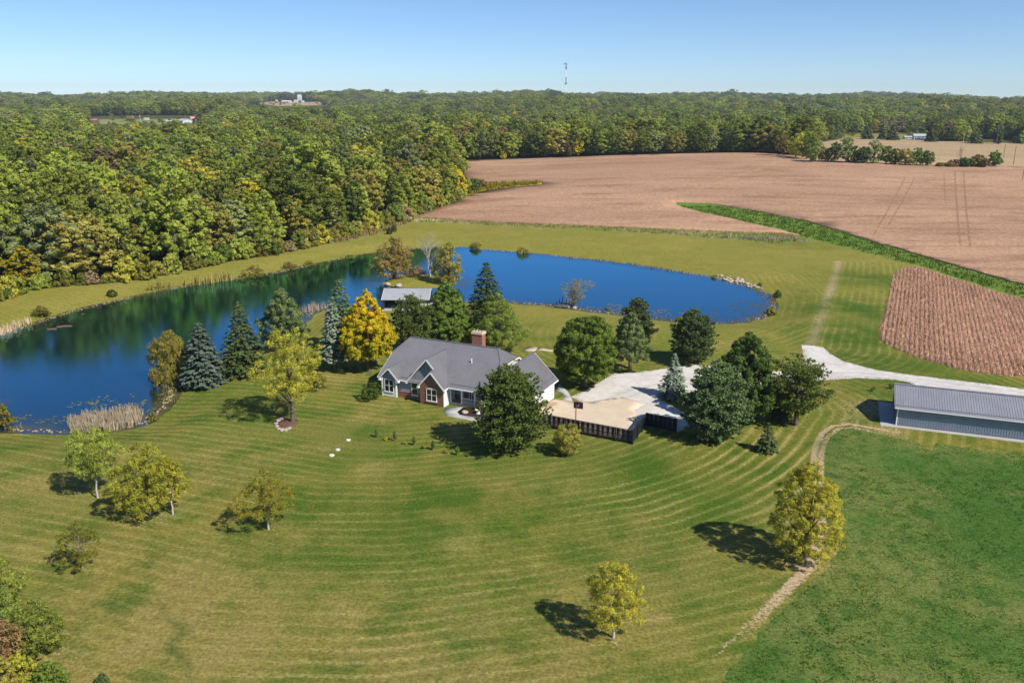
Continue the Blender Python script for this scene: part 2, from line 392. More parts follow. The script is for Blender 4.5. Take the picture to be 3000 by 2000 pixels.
def bare(h, r, seed, bark, depth=5, stems=1, twigs=1.0):
    """leafless tree of forking limbs: trunk mesh and a crown of fine twigs"""
    rng = np.random.default_rng(seed); mb = MB(); tw = MB()
    def grow(p, d, L, rad, k):
        q = p+d*L; m = p+d*L*.5+rng.normal(size=3)*L*.05
        (mb if k > 2 else tw).tube([p, m, q], [rad, rad*.85, rad*.65], 5 if k > 2 else 3, False)
        if k == 0: return
        for _ in range(3 if k < 4 else 2+int(rng.uniform() < .6)):
            nd = d+rng.normal(size=3)*.42; nd[2] = abs(nd[2])*.6+.25; o = q*np.array([1, 1, 0]); nd = nd+o/(r*4)
            nd /= np.linalg.norm(nd); grow(q if rng.uniform() < .6 else m, nd, L*rng.uniform(.62, .84), rad*.58, k-1)
    for s in range(stems):
        a = 6.28*s/stems+.4; d = np.array([math.cos(a)*.25*(stems > 1), math.sin(a)*.25*(stems > 1), 1.]); d /= np.linalg.norm(d)
        grow(np.array([math.cos(a)*.15*(stems > 1), math.sin(a)*.15*(stems > 1), -.15]), d, h*.30, .014*h+.03, depth)
    tm = mb.mesh('trunk', bark, True); cm = tw.mesh('crown', bark, True)
    cs = []
    for me in (tm, cm):
        co = np.empty(len(me.vertices)*3, np.float32); me.vertices.foreach_get('co', co); cs.append(co.reshape(-1, 3))
    cat = np.concatenate(cs); kz = h/max(.1, cat[:, 2].max()); kr = r/max(.1, np.percentile(np.hypot(cat[:, 0], cat[:, 1]), 98))
    for me, co in zip((tm, cm), cs):
        co = co*np.array([kr, kr, kz], np.float32); me.vertices.foreach_set('co', co.ravel()); me.update()
    return tm, cm

def put_tree(name, meshes, x, y, label, cat='tree', group=None, rz=0., z=None, parts=('trunk', 'crown')):
    e = empty(name, (x, y, ter1(x, y) if z is None else z), rz)
    for nm, me in zip(parts, meshes): ob(nm, me, e)
    tag(e, label, cat, group); return e

# ---------------------------------------------------------------- ground: one continuous sheet cut into the pieces of land
BIG_FIELD_N = [(-37.58,312.84),(-27.51,306.86),(-11.64,300.44),(11.05,292.57),(32.76,286.38),(53.52,280.00),(74.08,276.38),(87.07,272.64),(90.74,268.91),(88.13,280.80),(81.51,293.73),(70.71,313.16),(63.41,331.58),(64.88,339.66),(78.90,335.38),(92.35,316.52),(102.61,298.67),(107.64,271.71),(111.52,248.25),(114.09,226.96),(116.89,210.02),(119.07,194.61),(123.45,170.08),(304.70,396.98),(298.70,449.59),(275.73,467.81),(248.23,470.04),(219.16,473.57),(199.39,483.47),(181.09,500.21),(168.63,541.25),(158.60,563.51),(134.26,579.83),(92.11,569.39),(36.09,582.47),(-7.64,587.47),(-35.76,576.44),(-33.19,517.30),(-27.33,453.02),(-20.21,441.46),(-13.73,412.78),(13.24,410.81),(14.05,398.32),(0.80,394.98),(-12.78,383.43),(-21.34,363.47),(-28.67,340.42),(-33.36,326.55)]
WATERWAY = [(64.88,339.66),(78.90,335.38),(92.35,316.52),(102.61,298.67),(107.64,271.71),(111.52,248.25),(114.09,226.96),(116.89,210.02),(119.07,194.61),(123.45,170.08),(115.02,157.65),(111.43,181.39),(109.13,195.31),(107.12,212.37),(105.17,220.22),(102.14,229.19),(98.16,246.68),(91.68,265.48),(90.74,268.91),(88.13,280.80),(81.51,293.73),(70.71,313.16),(63.41,331.58)]
GOLD_STRIP = [(-13.73,412.78),(-3.35,415.47),(13.24,410.81),(14.05,398.32),(0.80,394.98),(-12.78,383.43),(-19.69,367.22),(-18.05,393.01)]
WEED_STRIP = [(-39.71,310.72),(-37.58,312.84),(-27.51,306.86),(-11.64,300.44),(11.05,292.57),(32.76,286.38),(53.52,280.00),(74.08,276.38),(87.07,272.64),(90.60,267.19),(86.09,256.55),(79.92,253.52),(70.07,260.75),(51.62,269.57),(31.84,277.98),(10.78,285.11),(-11.37,293.09),(-26.67,297.13),(-32.88,298.53),(-37.79,301.35)]
SMALL_FIELD = [(98.89,214.20),(92.03,202.36),(83.05,183.68),(75.32,167.59),(68.48,153.25),(66.24,146.37),(66.63,141.56),(68.11,135.38),(70.98,129.64),(76.13,126.41),(81.91,124.76),(91.28,122.77),(110.33,150.75),(110.75,172.70),(109.98,178.88),(107.86,192.91),(105.80,209.61),(104.38,217.25)]
HAY_FIELD = [(39.42,100.41),(41.45,103.75),(44.70,105.29),(48.45,101.35),(50.88,99.17),(50.20,97.21),(51.36,96.95),(53.03,99.33),(57.35,97.20),(61.85,95.55),(71.42,90.58),(88.07,81.69),(64.26,50.12),(14.07,50.24),(15.63,53.95),(18.55,57.91),(21.87,61.98),(25.66,66.02),(29.09,69.76),(31.64,73.73),(34.07,81.00),(35.57,88.54),(37.07,94.80)]
GRAVEL = [(8.63,116.72),(11.68,120.58),(14.29,125.08),(16.43,127.89),(19.37,127.83),(23.04,129.40),(29.83,132.08),(35.20,130.68),(40.36,129.14),(46.71,129.53),(48.33,134.63),(50.88,144.24),(52.65,144.03),(54.20,143.01),(54.22,138.63),(54.73,134.66),(58.31,129.77),(62.97,126.78),(75.98,120.04),(85.85,114.78),(80.74,107.26),(72.54,114.07),(65.60,118.92),(60.88,121.89),(60.50,123.39),(58.72,124.77),(54.13,125.86),(47.74,124.93),(41.37,123.41),(35.52,121.40),(30.01,120.14),(24.49,118.36),(21.24,115.67),(22.41,112.81),(23.39,110.58),(23.91,107.78),(23.31,105.07),(21.38,103.04),(18.22,108.51),(16.69,104.05),(15.14,101.79),(15.50,108.02),(10.66,113.21)]
PAD = [(6.00,115.78),(8.62,114.74),(11.39,114.47),(13.67,115.55),(15.90,116.45),(18.82,113.74),(16.80,111.11),(17.09,109.34),(17.22,107.36),(15.01,100.04),(9.22,103.00),(3.25,106.75),(1.70,108.05),(3.87,111.44)]
FRONT_WALK = [(-9.49,110.75),(-9.22,111.97),(-7.97,112.41),(-6.81,112.23),(-7.55,110.41),(-7.12,109.22),(-5.06,108.38),(-2.11,107.56),(-2.08,106.11),(-5.30,107.07),(-8.62,108.72)]
MULCH_BED = [(-6.81,112.23),(-3.99,111.62),(-2.16,110.41),(-2.11,107.56),(-5.06,108.38),(-7.12,109.22),(-7.55,110.41)]
BACK_WALK = [(6.29,119.23),(7.22,122.04),(8.21,119.03),(8.54,116.34),(8.62,114.74),(7.11,115.40),(7.68,116.72),(7.39,118.25)]
PATIO = [(1.88,141.34),(2.88,142.71),(4.53,142.21),(3.88,140.31),(2.54,140.29)]
PATIO_PATH = [(4.53,142.21),(9.22,139.85),(9.16,138.92),(4.05,141.12)]
TREE_BED = [(-31.29,106.03),(-31.24,107.15),(-30.75,107.96),(-29.73,108.12),(-28.79,107.62),(-28.40,106.49),(-28.52,105.07),(-29.09,103.69),(-29.80,103.40),(-30.67,104.32)]
WOOD_FLOOR = [(-115.71,153.67),(-112.04,173.01),(-110.09,179.05),(-109.83,188.86),(-103.52,193.88),(-94.97,197.25),(-88.91,202.40),(-82.68,214.10),(-75.97,224.25),(-69.00,232.36),(-62.06,243.20),(-55.49,260.08),(-46.45,278.67),(-38.57,301.45),(-39.71,310.72),(-37.58,312.84),(-33.36,326.55),(-28.67,340.42),(-21.34,363.47),(-12.78,383.43),(-20.21,441.46),(-27.33,453.02),(-33.19,517.30),(-35.76,576.44),(-113.40,825.77),(-390.75,1014.49),(-740.61,1046.34)]
BRUSH_STRIP = [(-55.49,260.08),(-51.67,268.30),(-46.61,279.61),(-38.57,301.45),(-37.79,301.35),(-36.07,294.56),(-43.81,270.80),(-51.09,257.97),(-53.76,254.79)]
FAR_FIELD = [(175.09,504.62),(194.93,569.55),(273.11,793.21),(350.71,930.16),(384.97,940.75),(397.23,894.22),(407.06,858.36),(427.95,816.36),(466.36,797.02),(516.49,771.95),(305.29,452.73),(275.73,467.81),(248.23,470.04),(219.16,473.57),(199.39,483.47),(181.09,500.21)]
HILL_FIELD = [(-813.06,2822.24),(-661.40,2508.63),(-591.67,2527.38),(-551.54,2584.30),(-598.68,2808.53),(-673.29,2881.37),(-830.63,3155.96),(-1101.55,3866.79)]
VILLAGE = [(-647.12,1333.97),(-589.09,1299.98),(-531.24,1284.51),(-459.40,1228.02),(-448.16,1269.30),(-497.20,1410.44),(-535.18,1396.70),(-585.83,1402.18),(-665.11,1470.49),(-715.34,1477.88)]
HOUSE_YARD = [(350.71,930.16),(384.97,940.75),(397.23,894.22),(407.06,858.36),(432.36,893.59),(486.78,1007.29),(452.34,1043.39),(374.58,1001.27)]

REGIONS = [('concrete_pad', PAD, 0), ('front_walk', FRONT_WALK, 0), ('mulch_bed', MULCH_BED, 0), ('back_walk', BACK_WALK, 0), ('patio_slab', PATIO, 0), ('patio_path', PATIO_PATH, 0), ('tree_bed', TREE_BED, .1),
           ('gravel_drive', GRAVEL, .25), ('hay_field', HAY_FIELD, .35), ('bean_field', SMALL_FIELD, .5), ('gold_weeds', GOLD_STRIP, .6), ('crop_field', BIG_FIELD_N, .8), ('grass_waterway', WATERWAY, .8), ('weed_strip', WEED_STRIP, .6),
           ('brush_strip', BRUSH_STRIP, .5), ('wood_floor', WOOD_FLOOR, 1.), ('far_field', FAR_FIELD, 1.), ('hill_field', HILL_FIELD, 2.), ('village_green', VILLAGE, 2.), ('house_yard', HOUSE_YARD, 1.)]

TRACK_A = [(49.72,103.01),(47.00,104.60),(44.72,106.10),(42.25,105.33),(39.83,102.53),(37.93,98.97),(36.19,94.81),(34.73,90.97),(32.13,83.04),(30.10,76.31),(28.06,71.30),(26.21,68.87),(23.80,66.16),(20.53,62.36),(18.33,59.72),(15.96,57.04)]
TRACK_B = [(46.38,103.35),(44.68,104.80),(42.58,104.20),(40.34,101.60),(38.54,98.23),(36.84,94.14),(35.51,90.34),(32.79,82.01),(30.48,75.43),(28.03,70.52),(26.36,68.13),(24.04,65.47),(20.86,61.74),(18.64,58.91)]
DRIVE_AXIS = [(79.50,115.54),(69.39,120.04),(61.89,124.40),(54.91,127.84),(45.98,127.31),(35.32,125.68),(25.43,123.35),(18.22,119.09),(13.20,114.09)]
TRACK_C = [(52.42,144.03),(57.95,156.57),(64.79,172.48),(72.38,189.80),(80.17,207.86),(87.42,225.79)]
STRIPE_AXIS = [(-76.30,101.28),(-51.93,91.55),(-34.98,86.58),(-21.76,81.60),(-12.63,81.63),(-1.22,84.30),(10.97,88.21),(17.56,92.39),(22.59,96.96),(27.34,103.48),(33.44,113.58)]
STRIPE_AXIS2 = [(-41.65,274.99),(-10.37,266.22),(29.21,254.02),(56.91,232.90),(68.26,211.15),(65.70,183.98),(56.13,158.06),(44.78,147.32),(30.27,148.97)]

SERPENT = [(-36.63,62.31),(-34.87,63.60),(-33.75,63.73),(-33.40,62.63),(-32.58,63.40),(-31.55,64.47),(-30.04,63.95),(-29.27,62.66),(-28.64,61.43),(-26.64,60.27),(-26.38,59.11),(-26.92,58.26),(-26.07,56.91),(-24.69,55.90),(-23.65,53.91)]

def resample(poly, step, jit, rng, closed=True):
    P = [np.array(p) for p in poly]; out = []
    nseg = len(P) if closed else len(P)-1
    for i in range(nseg):
        a, b = P[i], P[(i+1) % len(P)]; L = np.hypot(*(b-a)); n = max(1, int(L/step))
        for k in range(n):
            q = a+(b-a)*k/n
            if k and jit: q = q+rng.normal(size=2)*jit*min(1, L/10)
            out.append(q)
    if not closed: out.append(P[-1])
    return out

def build_ground():
    rng = np.random.default_rng(5); pts = []; edges = []; key = {}
    def vid(p):
        k = (round(float(p[0])*50), round(float(p[1])*50))
        if k not in key: key[k] = len(pts); pts.append((float(p[0]), float(p[1])))
        return key[k]
    cache = {}
    def border(a, b, jit):
        """shared edges between two neighbours get the same jittered points"""
        ka, kb = tuple(np.round(a, 2)), tuple(np.round(b, 2)); k = (ka, kb) if ka < kb else (kb, ka)
        if k not in cache:
            L = math.dist(*k); d = (k[0][1]+k[1][1])/2; st = .9 if d < 150 else 2.2 if d < 320 else 6
            n = max(1, int(L/st)); row = []
            for i in range(n+1):
                q = np.array(k[0])+(np.array(k[1])-np.array(k[0]))*i/n
                if 0 < i < n: q = q+rng.normal(size=2)*jit*.35
                row.append(q)
            cache[k] = row
        r_ = cache[k]; return r_ if (ka, kb) == k else r_[::-1]
    polys = []
    for nm, poly, jit in REGIONS:
        P = [np.array(p) for p in poly]; ring = []
        for i in range(len(P)): ring += border(P[i], P[(i+1) % len(P)], jit)[:-1]
        polys.append((nm, np.array(ring)))
        ids = [vid(p) for p in ring]
        for i in range(len(ids)):
            if ids[i] != ids[(i+1) % len(ids)]: edges.append((ids[i], ids[(i+1) % len(ids)]))
    for loop in (POND_C, ISL_C):
        ids = [vid(p) for p in loop]; edges += [(ids[i], ids[(i+1) % len(ids)]) for i in range(len(ids))]
    def grid(x0, x1, y0, y1, s, wedge=None):
        X, Y = np.meshgrid(np.arange(x0, x1, s), np.arange(y0, y1, s)); X = X+((np.arange(X.shape[0]) % 2)*s*.5)[:, None]
        X = (X+rng.uniform(-.2, .2, X.shape)*s).ravel(); Y = (Y+rng.uniform(-.2, .2, Y.shape)*s).ravel()
        for p in zip(X, Y):
            if wedge is None or abs(p[0]) < wedge*p[1]+45: vid(p)
    grid(-75, 85, 28, 132, 1.7, .72); grid(-190, 210, 132, 270, 3.2, .72); grid(-340, 420, 270, 720, 13, .75)
    grid(-1400, 1400, 720, 1600, 55, .8); grid(-4500, 4500, 1600, 6200, 170, .8)
    for tr, st, offs in ((TRACK_A, .8, (-1., -.5, 0, .5, 1.)), (TRACK_B, .8, (-1., -.5, 0, .5, 1.)), (TRACK_C, 1.5, (-3, -2, -1, 0, 1, 2, 3)), (SERPENT, .6, (-1., -.5, 0, .5, 1.))):
        q = np.array(resample(tr, st, 0, rng, False)); tn = np.gradient(q, axis=0); tn /= np.maximum(np.hypot(tn[:, 0], tn[:, 1]), 1e-6)[:, None]
        for o in offs:
            for v in q+np.column_stack([-tn[:, 1], tn[:, 0]])*o: vid(v)
    da = np.array(resample(DRIVE_AXIS, 1.2, 0, rng, False)); tn = np.gradient(da, axis=0); tn /= np.hypot(tn[:, 0], tn[:, 1])[:, None]
    for o in (-1.7, -1.2, -.8, -.4, 0, .4, .8, 1.2, 1.7):
        for q in da+np.column_stack([-tn[:, 1], tn[:, 0]])*o: vid(q)
    for x in np.linspace(-6500, 6500, 27):
        vid((x, -300)); vid((x, 6500))
    for y in np.linspace(0, 6200, 13): vid((-6500, y)); vid((6500, y))
    for x in np.linspace(-150, 150, 13): vid((x, -60)); vid((x, 5)); vid((x*1.2, 25))
    r = delaunay_2d_cdt([Vector(p) for p in pts], edges, [], 0, 1e-4)
    V2 = np.array([(v.x, v.y) for v in r[0]]); F = np.array([f for f in r[2] if len(f) == 3])
    Z = terrain(V2[:, 0], V2[:, 1]); cen = V2[F].mean(1)
    a = V2[F[:, 1]]-V2[F[:, 0]]; b = V2[F[:, 2]]-V2[F[:, 0]]; fl = a[:, 0]*b[:, 1]-a[:, 1]*b[:, 0] < 0; F[fl] = F[fl][:, ::-1]
    reg = np.full(len(F), -1)
    for i, (nm, ring) in reversed(list(enumerate(polys))): reg[inside(cen[:, 0], cen[:, 1], ring)] = i
    lawn = reg == -1
    pondin = inside(cen[:, 0], cen[:, 1], POND_C); isl = inside(cen[:, 0], cen[:, 1], ISL_C)
    far = lawn & ((cen[:, 1] > 335) | (np.abs(cen[:, 0]) > 150+.5*np.maximum(0, cen[:, 1]-150)))
    out = {'lawn': lawn & ~far & ~(pondin & ~isl), 'woodland_ground': far, 'pond_bed': lawn & pondin & ~isl & ~far}
    for i, (nm, _) in enumerate(polys): out[nm] = reg == i
    return V2, Z, F, out, dict(polys)

G_V, G_Z, G_F, G_REG, G_POLY = build_ground()

def grass_material(name, dry, mid, lush, straw, coarse=1., stripes=True, clump=0.):
    m = NT(name); c = m.coords()
    big = m.noise(c, .045, 6, .65); med = m.noise(c, .16*coarse, 5, .62); fine = m.noise(c, 3.6, 5, .72); vfine = m.noise(c, 13, 3, .7)
    st = m.noise(c, 2.4, 4, .6, stretch=(.5, 1.5, 1))
    col = m.mix(m.ramp(big, .40, .60), mid, dry)
    col = m.mix(m.ramp(med, .46, .66, 0, .8), col, lush)
    col = m.mix(m.ramp(m.noise(c, .09, 6, .7), .54, .72, 0, .55), col, straw)
    if stripes:
        s = m.attr('stripe'); wob = m.math('ADD', s, m.math('MULTIPLY', m.noise(c, .12, 3), .9))
        wv = m.math('SINE', m.math('MULTIPLY', wob, 2*math.pi/1.6)); amp = m.math('MULTIPLY', m.attr('stripe_amp'), m.ramp(m.noise(c, .07, 4), .32, .58, .3, 1.))
        up = m.math('MULTIPLY', m.math('MULTIPLY', m.ramp(wv, .3, .95, 0, .9), amp), m.ramp(fine, .3, .65, .45, 1.)); dn = m.math('MULTIPLY', m.ramp(wv, .1, -.8, 0, .6), amp)
        col = m.mix(up, col, tuple(v*1.22+.012 for v in straw)); col = m.mix(dn, col, tuple(v*.85 for v in lush))
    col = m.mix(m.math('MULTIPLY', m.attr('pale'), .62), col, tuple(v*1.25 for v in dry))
    col = m.mix(m.math('MULTIPLY', m.attr('dry'), m.ramp(med, .62, .35, .35, 1)), col, (.25, .195, .07))
    wn = m.attr('worn')
    wmask = m.ramp(m.math('ADD', wn, m.math('MULTIPLY', m.math('SUBTRACT', fine, .5), 1.1)), .42, .78)
    col = m.mix(wmask, col, (.41, .305, .19))
    col = m.mix(m.math('MULTIPLY', m.attr('mark'), .62), col, (.045, .085, .02))
    g = m.attr('green'); col = m.mix(m.math('MULTIPLY', g, m.ramp(med, .3, .6, .4, 1)), col, tuple(v*.9 for v in lush))
    val = m.math('ADD', m.ramp(fine, .28, .72, .62, 1.36), m.ramp(vfine, .25, .75, -.26, .26))
    val = m.math('MULTIPLY', val, m.ramp(st, .3, .7, .88, 1.1))
    hs = m.n('ShaderNodeHueSaturation', inp={'Value': val, 'Color': col})
    bp = m.math('ADD', m.math('MULTIPLY', fine, .6), m.math('MULTIPLY', vfine, .5))
    m.principled(hs.outputs[0], .95, .08, bump=bp, bstr=.55+clump, bdist=.16)
    return m.m

def soil_material(name, a, b, dark, rows=None, lines=(), row_w=.76, lighter=()):
    m = NT(name); c = m.coords()
    f = m.noise(c, .012, 5, .6, stretch=(.5, 1.3, 1)); g = m.noise(c, .06, 6, .65, stretch=(.4, 1.5, 1)); h = m.noise(c, .9, 5, .75); k = m.noise(c, .28, 4, .7)
    col = m.mix(m.ramp(f, .35, .65), a, b); col = m.mix(m.ramp(g, .46, .68, 0, .85), col, dark)
    col = m.mix(m.ramp(k, .5, .75, 0, .35), col, tuple(v*1.18 for v in a))
    sep = m.n('ShaderNodeSeparateXYZ', inp={0: c})
    def dist(p, q):
        d = Vector((q[0]-p[0], q[1]-p[1])); L = d.length; d /= L; n = (-d.y, d.x)
        off = m.math('ADD', m.math('MULTIPLY', sep.outputs[0], n[0]), m.math('MULTIPLY', sep.outputs[1], n[1]))
        off = m.math('ABSOLUTE', m.math('SUBTRACT', off, p[0]*n[0]+p[1]*n[1]))
        al = m.math('ADD', m.math('MULTIPLY', sep.outputs[0], d.x), m.math('MULTIPLY', sep.outputs[1], d.y))
        al = m.math('SUBTRACT', al, p[0]*d.x+p[1]*d.y)
        return off, m.math('MULTIPLY', m.ramp(al, -4, 4), m.ramp(al, L+4, L-4))
    for p, q, w_ in lines:
        off, on = dist(p, q); col = m.mix(m.math('MULTIPLY', m.math('MULTIPLY', m.ramp(off, w_, w_*.3, 0, .85), on), m.ramp(k, .3, .6, .3, 1)), col, dark)
    for p, q, w_ in lighter:
        off, on = dist(p, q); col = m.mix(m.math('MULTIPLY', m.math('MULTIPLY', m.ramp(off, w_, w_*.2, 0, .8), on), m.ramp(k, .3, .7)), col, (.42, .28, .15))
    h2 = m.noise(c, 3.2, 4, .8); val = m.math('ADD', m.ramp(h, .28, .72, .66, 1.30), m.ramp(h2, .25, .75, -.14, .14)); bump = h
    if rows:
        d = Vector((math.sin(R(rows)), math.cos(R(rows)))); off = m.math('ADD', m.math('MULTIPLY', sep.outputs[0], d.y), m.math('MULTIPLY', sep.outputs[1], -d.x))
        off = m.math('ADD', off, m.math('MULTIPLY', m.noise(c, .2, 2), .25))
        rw = m.math('SINE', m.math('MULTIPLY', off, 2*math.pi/row_w)); bump = m.math('ADD', m.math('MULTIPLY', rw, .5), h)
    hs = m.n('ShaderNodeHueSaturation', inp={'Value': val, 'Color': col})
    m.principled(hs.outputs[0], .95, .05, bump=bump, bstr=.7, bdist=.3)
    return m.m

MAT_LAWN = grass_material('lawn_grass', (.200, .178, .036), (.120, .150, .021), (.052, .110, .010), (.35, .295, .105))
MAT_HAY = grass_material('hay_grass', (.15, .185, .045), (.065, .14, .024), (.042, .112, .017), (.26, .22, .095), coarse=3., stripes=False, clump=.45)
MAT_WATERWAY = grass_material('waterway_grass', (.16, .22, .04), (.11, .20, .03), (.085, .185, .024), (.24, .23, .07), coarse=2., stripes=False, clump=.4)
MAT_WEED = grass_material('weedy_grass', (.30, .26, .13), (.16, .19, .04), (.13, .22, .03), (.27, .17, .08), coarse=2., stripes=False, clump=.5)
MAT_GOLD = grass_material('gold_grass', (.38, .30, .03), (.24, .20, .02), (.13, .13, .015), (.42, .31, .05), coarse=2., stripes=False, clump=.5)
MAT_WOODF = grass_material('wood_litter', (.10, .085, .035), (.06, .065, .02), (.04, .06, .015), (.14, .10, .05), stripes=False)
MAT_CROP = soil_material('ripe_beans', (.425, .265, .172), (.345, .21, .138), (.25, .145, .092),
    lines=[(*[(229.61,449.98),(132.49,250.62)], .55), (*[(233.99,449.72),(133.69,247.19)], .55), (*[(191.34,421.77),(113.16,266.42)], .5), (*[(196.03,421.81),(126.61,287.00)], .5), (*[(217.24,435.99),(172.00,340.56)], .4)],
    lighter=[(*[(151.18,492.06),(76.82,367.45)], 3.2), (*[(119.19,286.79),(129.80,236.79)], 1.2)])
MAT_BEAN = soil_material('ripe_bean_rows', (.40, .25, .17), (.36, .225, .15), (.26, .16, .105), rows=25, row_w=.8)
MAT_FARF = soil_material('far_crop', (.42, .30, .18), (.36, .27, .16), (.30, .22, .12))

def gravel_mat():
    m = NT('white_gravel'); c = m.coords(); f = m.noise(c, .25, 6, .7); g = m.noise(c, 6, 4, .8); k = m.noise(c, .8, 5, .7)
    col = m.mix(m.ramp(f, .35, .7), (.62, .60, .58), (.50, .475, .445)); col = m.mix(m.ramp(k, .5, .72, 0, .55), col, (.38, .345, .30)); col = m.mix(m.math('MULTIPLY', m.attr('rut'), m.ramp(k, .3, .6, .25, .8)), col, (.41, .385, .35))
    hs = m.n('ShaderNodeHueSaturation', inp={'Value': m.ramp(g, .2, .8, .82, 1.14), 'Color': col})
    m.principled(hs.outputs[0], .95, .1, bump=g, bstr=.5, bdist=.05); return m.m
def concrete_mat(name, a, b, stain):
    m = NT(name); c = m.coords(); f = m.noise(c, .35, 6, .7); k = m.noise(c, .9, 6, .75); g = m.noise(c, 12, 3, .7)
    col = m.mix(m.ramp(f, .35, .65), a, b); col = m.mix(m.ramp(k, .56, .78, 0, .6), col, stain)
    hs = m.n('ShaderNodeHueSaturation', inp={'Value': m.ramp(g, .2, .8, .92, 1.07), 'Color': col})
    m.principled(hs.outputs[0], .85, .2, bump=g, bstr=.15, bdist=.02); return m.m
MAT_GRAVEL = gravel_mat()
MAT_PAD = concrete_mat('tan_concrete', (.60, .50, .385), (.54, .44, .335), (.40, .33, .26))
MAT_WALK = concrete_mat('grey_concrete', (.42, .415, .42), (.37, .37, .375), (.30, .29, .29))
MAT_PATIO = concrete_mat('patio_concrete', (.56, .46, .38), (.50, .42, .35), (.38, .32, .27))
MAT_MULCH = plain('dark_mulch', (.045, .032, .026), .95, .5, 7, .05, bump=.6)
MAT_BEDMULCH = plain('brown_mulch', (.14, .085, .055), .95, .4, 7, .05, bump=.6)
MAT_BED = plain('pond_mud', (.035, .035, .02), .9, .3, 1)

WORN_SPOTS = [(*(50.45,111.63), 7.5, .62), (*(46.12,108.24), 5, .5), (*(49.30,103.32), 5, .55), (*(50.31,101.79), 3.5, .5), (*(-36.64,78.79), 4.2, .5), (*(-34.59,79.25), 2.6, .42), (*(-43.95,83.28), 3, .45), (*(-23.36,77.23), 2.6, .45), (*(-38.89,68.82), 2.2, .42), (*(8.15,58.77), 1.6, .55), (*(7.94,57.53), 1.2, .4), (*(26.90,70.37), 3.2, .62), (*(1.28,96.85), 5, .45), (*(7.62,96.17), 2.6, .4), (*(31.87,96.80), 1.8, .55), (*(26.63,100.50), 3, .5), (*(37.78,104.29), 3.6, .5), (*(14.71,97.81), 1.6, .6), (*(-35.66,57.30), 6, .45), (*(-33.52,55.72), 4, .4), (*(-7.93,70.85), 3, .28), (*(15.07,89.39), 3, .3), (*(8.33,85.98), 2.6, .3), (*(-21.41,80.09), 4, .25), (*(-10.26,76.96), 5, .25), (*(51.08,97.50), 2.2, .5), (*(-42.94,305.35), 9, .5)]
GREEN_SPOTS = [(*(-9.73,80.20), 13, .7), (*(0.18,78.50), 14, .5), (*(-20.12,74.59), 7, .5), (*(16.73,93.63), 8, .8), (*(20.65,87.66), 9, .6), (*(-13.90,91.06), 9, .35), (*(-2.37,93.56), 7, .5), (*(39.28,98.94), 4, .5), (*(62.48,150.72), 12, 1.), (*(69.78,170.86), 13, 1.), (*(86.52,202.26), 12, .9), (*(58.56,135.81), 9, 1.), (*(62.30,131.95), 8, .8), (*(5.89,150.54), 11, .4), (*(10.53,93.57), 6, .8), (*(57.35,122.05), 8, .8), (*(-19.01,100.34), 8, .3), (*(87.72,253.51), 14, .35), (*(-0.67,74.16), 12, .4), (*(64.10,123.87), 9, .6)]
DRY_SPOTS = [(*(-26.00,58.56), 17, .75), (*(-7.40,55.11), 15, .65), (*(4.12,56.05), 12, .6), (*(-52.65,86.32), 13, .5), (*(-14.63,67.72), 9, .4), (*(3.73,91.07), 9, .35), (*(12.97,69.99), 10, .45), (*(-34.95,93.74), 12, .35), (*(-38.81,73.83), 9, .4), (*(21.13,70.59), 8, .4), (*(-22.86,100.37), 9, .4)]
STRIPE_SPOTS = [(*(21.39,91.18), 13, .95), (*(26.78,88.71), 12, .95), (*(33.02,96.23), 9, .85), (*(15.27,84.42), 9, .6), (*(73.16,174.90), 20, 1.), (*(61.36,147.80), 14, 1.), (*(92.00,213.07), 20, .9), (*(59.41,137.05), 9, .8), (*(-9.47,58.34), 22, .5), (*(-0.91,60.06), 16, .4), (*(-19.92,64.16), 14, .4), (*(-13.32,80.15), 13, .45), (*(40.11,240.46), 40, .35), (*(65.74,202.92), 25, .55), (*(35.67,141.72), 12, .4)]

